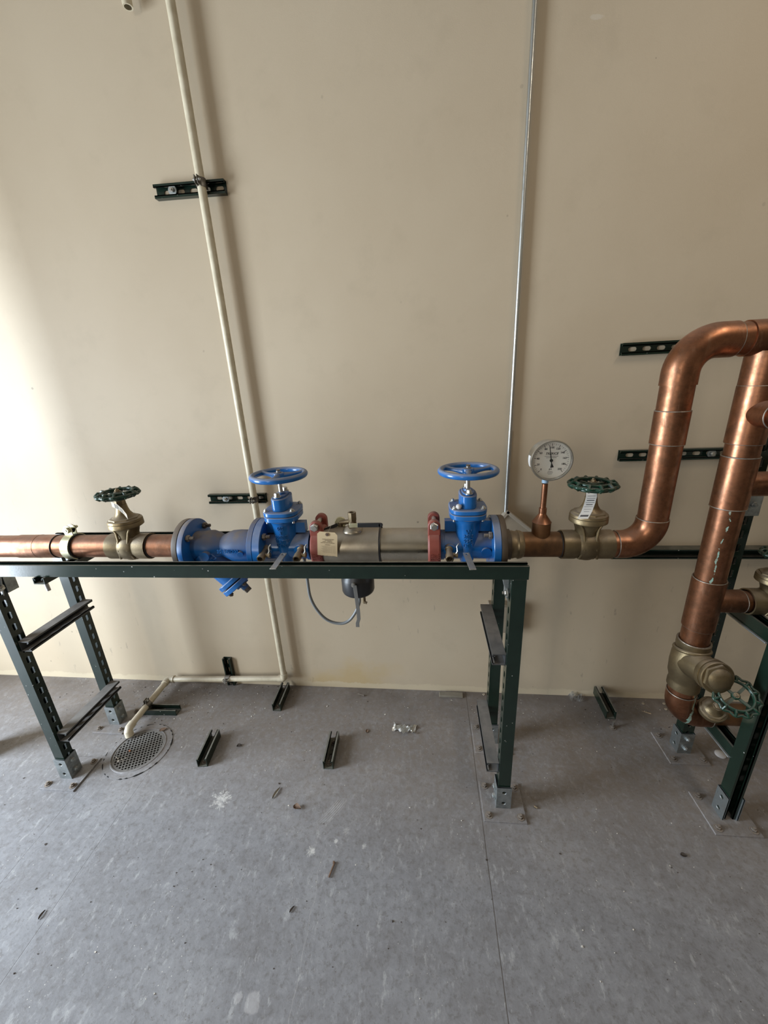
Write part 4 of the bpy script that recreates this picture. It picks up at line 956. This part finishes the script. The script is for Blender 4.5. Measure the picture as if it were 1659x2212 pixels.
wallstrut(1340, 985, 1553, 983, x1=1.5, z=1.176, label='dusty wall strut crossing behind both risers below the upper one', washer=(1536, 983))
wallstrut(1316, 1198, 1659, 1198, x1=2.0, z=.7735, deep=True, label='long black wall strut behind the bottom elbow of the first riser')
FX = at(493, 1465, 1.54).x
p0 = V((FX, YW - .0104, .004)); o = thing('wall_strut', p0, 'small upright green strut at the foot of the wall holding the cream pipe', 'wall strut'); channel(V((0, 0, 0)), V((0, 0, .168)), (0, -1, 0), phase=.03, h_=.0206).build('channel', 'green', o)
PY, PR_ = 1.536, .0142
PX, PXT = -.7330, -.7475            # the pipe leans a little
ZD, XD, ZDL = .078, -1.374, .046
pv = thing('pvc_drain_pipe', (PX, PY, ZD), 'cream plastic pipe down the wall, along its foot and out to the drain', 'drain pipe')
inroot(pv, MB().cyl((PX, PY, ZD + .01), (PXT, PY, ZC), PR_, n=28), 'vertical_run', 'pvc')
inroot(pv, MB().tube([(PX, PY, ZD + .032), (PX, PY, ZD + .006), (PX - .006, PY, ZD), (PX - .032, PY, ZD - .001)], PR_ + .0035, 24), 'elbow', 'pvc')
inroot(pv, MB().cyl((PX - .01, PY, ZD), (XD + .01, PY, ZDL), PR_, n=28), 'floor_run', 'pvc')
inroot(pv, MB().tube([(XD + .034, PY, ZDL + .002), (XD + .010, PY, ZDL), (XD, PY - .010, ZDL), (XD, PY - .034, ZDL)], PR_ + .0038, 24), 'elbow', 'pvc')
inroot(pv, MB().cyl((XD, PY - .01, ZDL), (XD + .004, 1.24, ZDL - .003), PR_, n=28), 'outlet_run', 'pvc')
inroot(pv, MB().tube([(XD + .004, 1.260, ZDL - .003), (XD + .006, 1.235, ZDL - .003), (XD + .008, 1.224, ZDL - .012), (XD + .010, 1.222, ZDL - .034)], PR_ + .0036, 24), 'elbow', 'pvc')
# little stub of pipe at the top edge
q = at(275, 8, 1.54); sp_ = thing('pipe_stub', (q.x, q.y, q.z), 'open end of a cream plastic pipe at the top edge left', 'pipe')
MB().pipe((0, 0, -.008), (0, 0, ZC - q.z), .0145, .0105, 28).build('tube', 'pvc', sp_)
def strutclamp(c, axis, out, label):
    """two bent straps round the pipe, bolted in front"""
    c = V(c); a = V(axis).normalized(); o_ = V(out).normalized(); s_ = a.cross(o_)
    r = thing('pipe_strap', c, label, 'pipe clamp')
    ro, ri = PR_ + .0030, PR_ + .0010
    for sg in (-1, 1):
        poly = []
        an = [math.radians(70) - math.radians(150) * i / 12 for i in range(13)]
        outer = [(sg * ro * math.cos(q), ro * math.sin(q)) for q in an]; inner = [(sg * ri * math.cos(q), ri * math.sin(q)) for q in reversed(an)]
        mb = MB().prism(outer + inner, -a * .0125, s_, o_, .025 * (1 if s_.cross(o_).dot(a) > 0 else -1))
        e = o_ * (ro + .005) + s_ * sg * .0058
        mb.bar(o_ * (ro * .9) + s_ * sg * .0058, o_ * (ro + .017) + s_ * sg * .0046, .024, .0022, s_)
        mb.bar(-o_ * (ro * .8) + s_ * sg * .006, -o_ * (ro + .008) + s_ * sg * .010, .024, .0022, s_)
        mb.build('strap_half', 'rust2', r)
    bp = o_ * (ro + .010)
    MB().cyl(bp - s_ * .014, bp + s_ * .014, .0028, n=12).hexa(bp + s_ * .006, bp + s_ * .011, .0058).hexa(bp - s_ * .006, bp - s_ * .010, .0055).build('clamp_screw', 'zinc', r)
    return r
M['rust2'] = metal('aged_strap_steel', (.26, .25, .23), .38, (.11, .095, .08), 50, .5)
za = at(432, 396, PY).z; zb = at(543, 1078, PY).z; pxa = lambda z: PX + (PXT - PX) * (z - ZD) / (ZC - ZD)
strutclamp((pxa(za), PY, za), (0, 0, 1), (0, -1, 0), 'steel strap clamp on the cream pipe at the high wall strut')
strutclamp((pxa(zb), PY, zb), (0, 0, 1), (0, -1, 0), 'steel strap clamp on the cream pipe beside the left blue handwheel')
strutclamp((FX, PY, ZD - .0145), (1, 0, 0), (0, -1, .35), 'steel strap clamp on the cream pipe at the foot of the wall')
strutclamp((XD + .002, 1.366, ZDL - .002), (0, 1, 0), (0, 0, 1), 'rusty strap clamp on the cream pipe near the drain')

cd_ = thing('metal_conduit', (.3255, YW - .012, .93), 'thin bright steel conduit running up the wall behind the right blue valve', 'conduit')
inroot(cd_, MB().cyl((.3255, YW - .0115, .93), (.3255, YW - .0115, 1.285), .0078, n=20).cyl((.3255, YW - .0115, 1.285), (.3255, YW - .0115, ZC), .0070, n=20), 'tube', 'conduit')
# tilted board on the wall where the conduit ends
bq = V((.340, YW - .016, .855)); bd = thing('tilted_board', bq, 'small beige board turned cornerwise on the wall, behind the right flange', 'board')
rt = Matrix.Rotation(math.radians(40), 4, 'Y')
MB().box(-.077, .077, -.010, .014, -.077, .077).xf(rt).build('panel', 'board', bd, bevel=.001)
m = MB()
for i in range(4):
    m.merge(MB().box(-.079, .079, -.017, .0145, .066, .079).xf(rt @ Matrix.Rotation(PI / 2 * i, 4, 'Y')))
m.build('edge_strip', 'boardedge', bd, bevel=.0015)
ob = thing('outlet_box', (.325, YW - .02, .455), 'dusty beige outlet box on the wall behind the right legs', 'outlet box')
MB().box(-.055, .055, -.022, .020, -.072, .072).build('box_body', 'boxpaint', ob, bevel=.003)
MB().box(-.050, .050, -.026, -.022, -.066, .066).build('cover_plate', 'boxpaint', ob, bevel=.001)

# ------------------------------------------------------------------ loose strut pieces on the floor
def floorstrut(p0, p1, label, z=HWD, anchors=(.3, .8), hh_=.0413):
    p0, p1 = V(p0), V(p1); p0.z = p1.z = z; o = thing('floor_strut', (p0.x, p0.y, 0), label, 'strut')
    Lc = V((p0.x, p0.y, 0)); channel(p0 - Lc, p1 - Lc, (0, 0, 1), phase=.02, h_=hh_).build('channel', 'green', o)
    for f in anchors:
        q = p0.lerp(p1, f) - Lc; q.z = z - hh_ / 2 + .003
        hexbolt(q, (0, 0, 1), .0085, .007, True, .004).build('anchor_bolt', 'rust', o)
    return o
floorstrut((-1.405, 1.366, 0), (-1.222, 1.372, 0), 'green floor strut lying crosswise under the cream pipe by the drain', z=.0145, anchors=(.62,), hh_=.029)
floorstrut((-.945, 1.105, 0), (-.962, 1.250, 0), 'green floor strut right of the drain, pointing at the wall', anchors=(.15,))
floorstrut((-.734, 1.405, 0), (-.737, 1.548, 0), 'green floor strut against the wall below the cream pipe corner', anchors=(.15,))
floorstrut((-.413, 1.128, 0), (-.417, 1.272, 0), 'green floor strut in the middle of the floor showing two bolts in its channel', anchors=(.17, .82))
k_ = floorstrut((.795, 1.412, 0), (.800, 1.560, 0), 'dark floor strut raised on a threaded rod near the wall on the right', z=.052, anchors=())
MB().cyl((.005, -.018, 0), (.005, -.018, .036), .005, n=14).build('threaded_rod', 'zinc', k_); hexbolt((.005, -.018, .0), (0, 0, 1), .0095, .008, True, 0).build('rod_nut', 'rust', k_)
MB().cyl((.003, .11, 0), (.003, .11, .036), .005, n=14).build('threaded_rod', 'zinc', k_)

# ------------------------------------------------------------------ small things lying on the floor
def lie(mb, name, mat, u, v, ang, label, cat, z=.0, **k):
    o = mb.build(name, mat, None, **k); p = fl(u, v); o.location = (p.x, p.y, z); o.rotation_euler = (0, 0, ang); return tag(o, label, cat)
def leafmesh(L_, W2, curl, seed):
    r = random.Random(seed); n = 9; vs = []; fs = []
    for i in range(n):
        f = i / (n - 1); wd = W2 * math.sin(PI * f ** .8) ** .8 + .0004; z = curl * math.sin(PI * f) + r.uniform(0, .0012)
        for j in (-1, -.5, 0, .5, 1): vs.append(V(((f - .5) * L_ + r.uniform(-.0006, .0006), j * wd * (1 + r.uniform(-.15, .15)), z * .35 + abs(j) * curl * .9 + .0008)))
    for i in range(n - 1):
        for j in range(4): a = i * 5 + j; fs.append((a, a + 1, a + 6, a + 5))
    m = MB().add(vs, fs); vs2 = [p + V((0, 0, .0005)) for p in vs]; m.add(vs2, [tuple(reversed(f)) for f in fs])
    return m
lie(leafmesh(.046, .0055, .004, 1), 'dry_leaf', 'shim', 597, 1714, 1.25, 'narrow curled grey-brown leaf in front of the middle floor strut', 'leaf')
lie(leafmesh(.030, .010, .010, 2), 'dry_leaf', 'leaf', 642, 1747, -.15, 'crumpled reddish dry leaf right of the white splatter', 'leaf')
lie(leafmesh(.020, .006, .003, 3), 'dry_leaf', 'leaf', 793, 1580, 1.6, 'small oval brown leaf left of the foil wrapper', 'leaf')
lie(leafmesh(.020, .006, .004, 4), 'dry_leaf', 'leafdark', 1477, 1849, -.05, 'small dark leaf alone on the right floor below the second stand', 'leaf')
lie(leafmesh(.022, .004, .003, 5), 'dry_leaf', 'leafdark', 91, 1977, 1.5, 'short dark leaf near the left edge at the bottom', 'leaf')
lie(leafmesh(.020, .0028, .002, 6), 'dry_leaf', 'leafdark', 631, 1965, 1.0, 'thin dark leaf below the wooden stick', 'leaf')
lie(leafmesh(.020, .007, .006, 7), 'dry_leaf', 'leafdark', 517, 1612, .4, 'curled dark leaf on a smudge right of the drain strut', 'leaf')
lie(leafmesh(.032, .010, .002, 8), 'paper_scrap', 'leaf', 353, 1578, .5, 'pinkish torn scrap on the far rim of the drain grate', 'scrap', z=.0045)
lie(MB().bar((-.022, 0, .004), (.022, 0, .004), .005, .0045).bar((.016, .002, .0045), (.023, .004, .0045), .006, .005), 'wooden_stick', 'wood2' if False else 'leaf', 717, 1880, 1.33, 'small split brown stick with a forked end, lower middle of the floor', 'stick', bevel=.001)
lie(MB().cyl((-.018, 0, .0045), (.018, 0, .0045), .0014, n=10).lathe([(0, .0042), (.002, .003)], (.018, 0, .0045), (1, 0, 0), 12), 'screw', 'rust', 780, 1502, -.25, 'dusty screw lying near the wall in the middle', 'screw')
lie(MB().box(-.058, .058, -.016, .012, 0, .011), 'wood_shim', 'shim', 974, 1502, .01, 'flat dusty wood shim lying against the wall', 'shim', bevel=.002)
lie(MB().cyl((-.020, 0, .002), (.016, 0, .003), .0007, .0024, n=8), 'golf_tee', 'wood', 1397, 1540, -.45, 'pale tapered wooden peg on the floor left of the right riser foot', 'peg')
def ringm(r): return MB().torus((0, 0, .003), (0, 0, 1), r, r * .42, 20, 8)
for i, (u, v, lab) in enumerate(((1389, 1521, 'left one of three tiny dusty rings by the right wall foot'), (1434, 1521, 'upper of two tiny dusty rings beside the right riser foot'), (1438, 1533, 'lower of two tiny dusty rings beside the right riser foot'), (1045, 1501, 'tiny tan ring by the wall left of the rear right leg'))):
    lie(ringm(.0042), 'small_ring', 'board', u, v, 0, lab, 'ring')
lie(MB().cyl((-.006, 0, .004), (.006, 0, .004), .004, .003, n=14), 'brass_ferrule', 'brassold', 1157, 1745, -.6, 'small brass ferrule right of the front right floor plate', 'ferrule')
lie(MB().lathe([(0, .019), (.004, .019), (.0055, .017)], n=28), 'bottle_cap', 'plasticwhite', 1556, 1630, 0, 'round pale plastic cap behind the right stand front leg', 'cap')
lie(MB().lathe([(-.004, .001), (-.0028, .003), (0, .004), (.0028, .003), (.004, .001)], n=14), 'orange_bead', 'orange', 281, 1624, 0, 'tiny orange bead on the drain grate', 'bead', z=.006)
# crumpled foil wrapper
def crumple(nx, ny, lx, ly, amp, seed, bend=0):
    r = random.Random(seed); vs = []; fs = []
    for j in range(ny):
        for i in range(nx):
            x = (i / (nx - 1) - .5) * lx; y = (j / (ny - 1) - .5) * ly * (1 + .35 * math.cos(i * 1.1)) + bend * (x / lx * 2) ** 2 * ly
            vs.append(V((x + r.uniform(-.3, .3) * lx / nx, y + r.uniform(-.3, .3) * ly / ny, .002 + amp * r.random() * (1 if (i + j) % 2 else .3))))
    for j in range(ny - 1):
        for i in range(nx - 1): a = j * nx + i; fs += [(a, a + 1, a + nx + 1), (a, a + nx + 1, a + nx)]
    return MB().add(vs, fs)
lie(crumple(13, 6, .104, .036, .018, 3, .30), 'foil_wrapper', 'foil', 873, 1578, -.08, 'crumpled silvery foil wrapper on the floor in the middle', 'wrapper', flat=True)
lie(crumple(9, 7, .060, .046, .030, 5), 'clear_wrapper', 'clear', 1243, 1508, 0, 'crumpled clear plastic film against the wall foot on the right', 'wrapper', flat=True)
# uncountable chips and grit
rg = random.Random(11); mb = MB(); mb2 = MB()
def flake(m, p, s, r):
    n = r.choice((3, 4, 5)); a0 = r.random() * 6; h = s * r.uniform(.25, .6)
    poly = [(s * r.uniform(.5, 1.1) * math.cos(a0 + 2 * PI * k / n), s * r.uniform(.35, .9) * math.sin(a0 + 2 * PI * k / n)) for k in range(n)]
    m.prism(poly, p, (1, 0, 0), (0, 1, 0), h)
for k in range(900):
    if rg.random() < .62: x = rg.gauss(-1.25, .28) if rg.random() < .5 else rg.uniform(-1.9, 1.2); y = 1.565 - abs(rg.gauss(0, .17))
    else: x = rg.uniform(-2.0, 1.3); y = rg.uniform(.45, 1.5)
    if (V((x, y, 0)) - DC).length < .14 or y > 1.567: continue
    flake(mb if rg.random() < .5 else mb2, V((x, y, 0)), rg.uniform(.0009, .0026) + (.0022 if rg.random() < .12 else 0), rg)
for k in range(9): flake(mb, V((DC.x + rg.uniform(-.08, .02), DC.y + rg.uniform(-.075, -.04), .0015)), rg.uniform(.002, .006), rg)
tag(mb.build('plaster_chips', 'chip', flat=True), 'scattered pale plaster chips over the floor, thickest along the wall', 'debris', kind='stuff')
tag(mb2.build('dark_grit', 'leafdark', flat=True), 'scattered dark grit and crumbs over the floor', 'debris', kind='stuff')
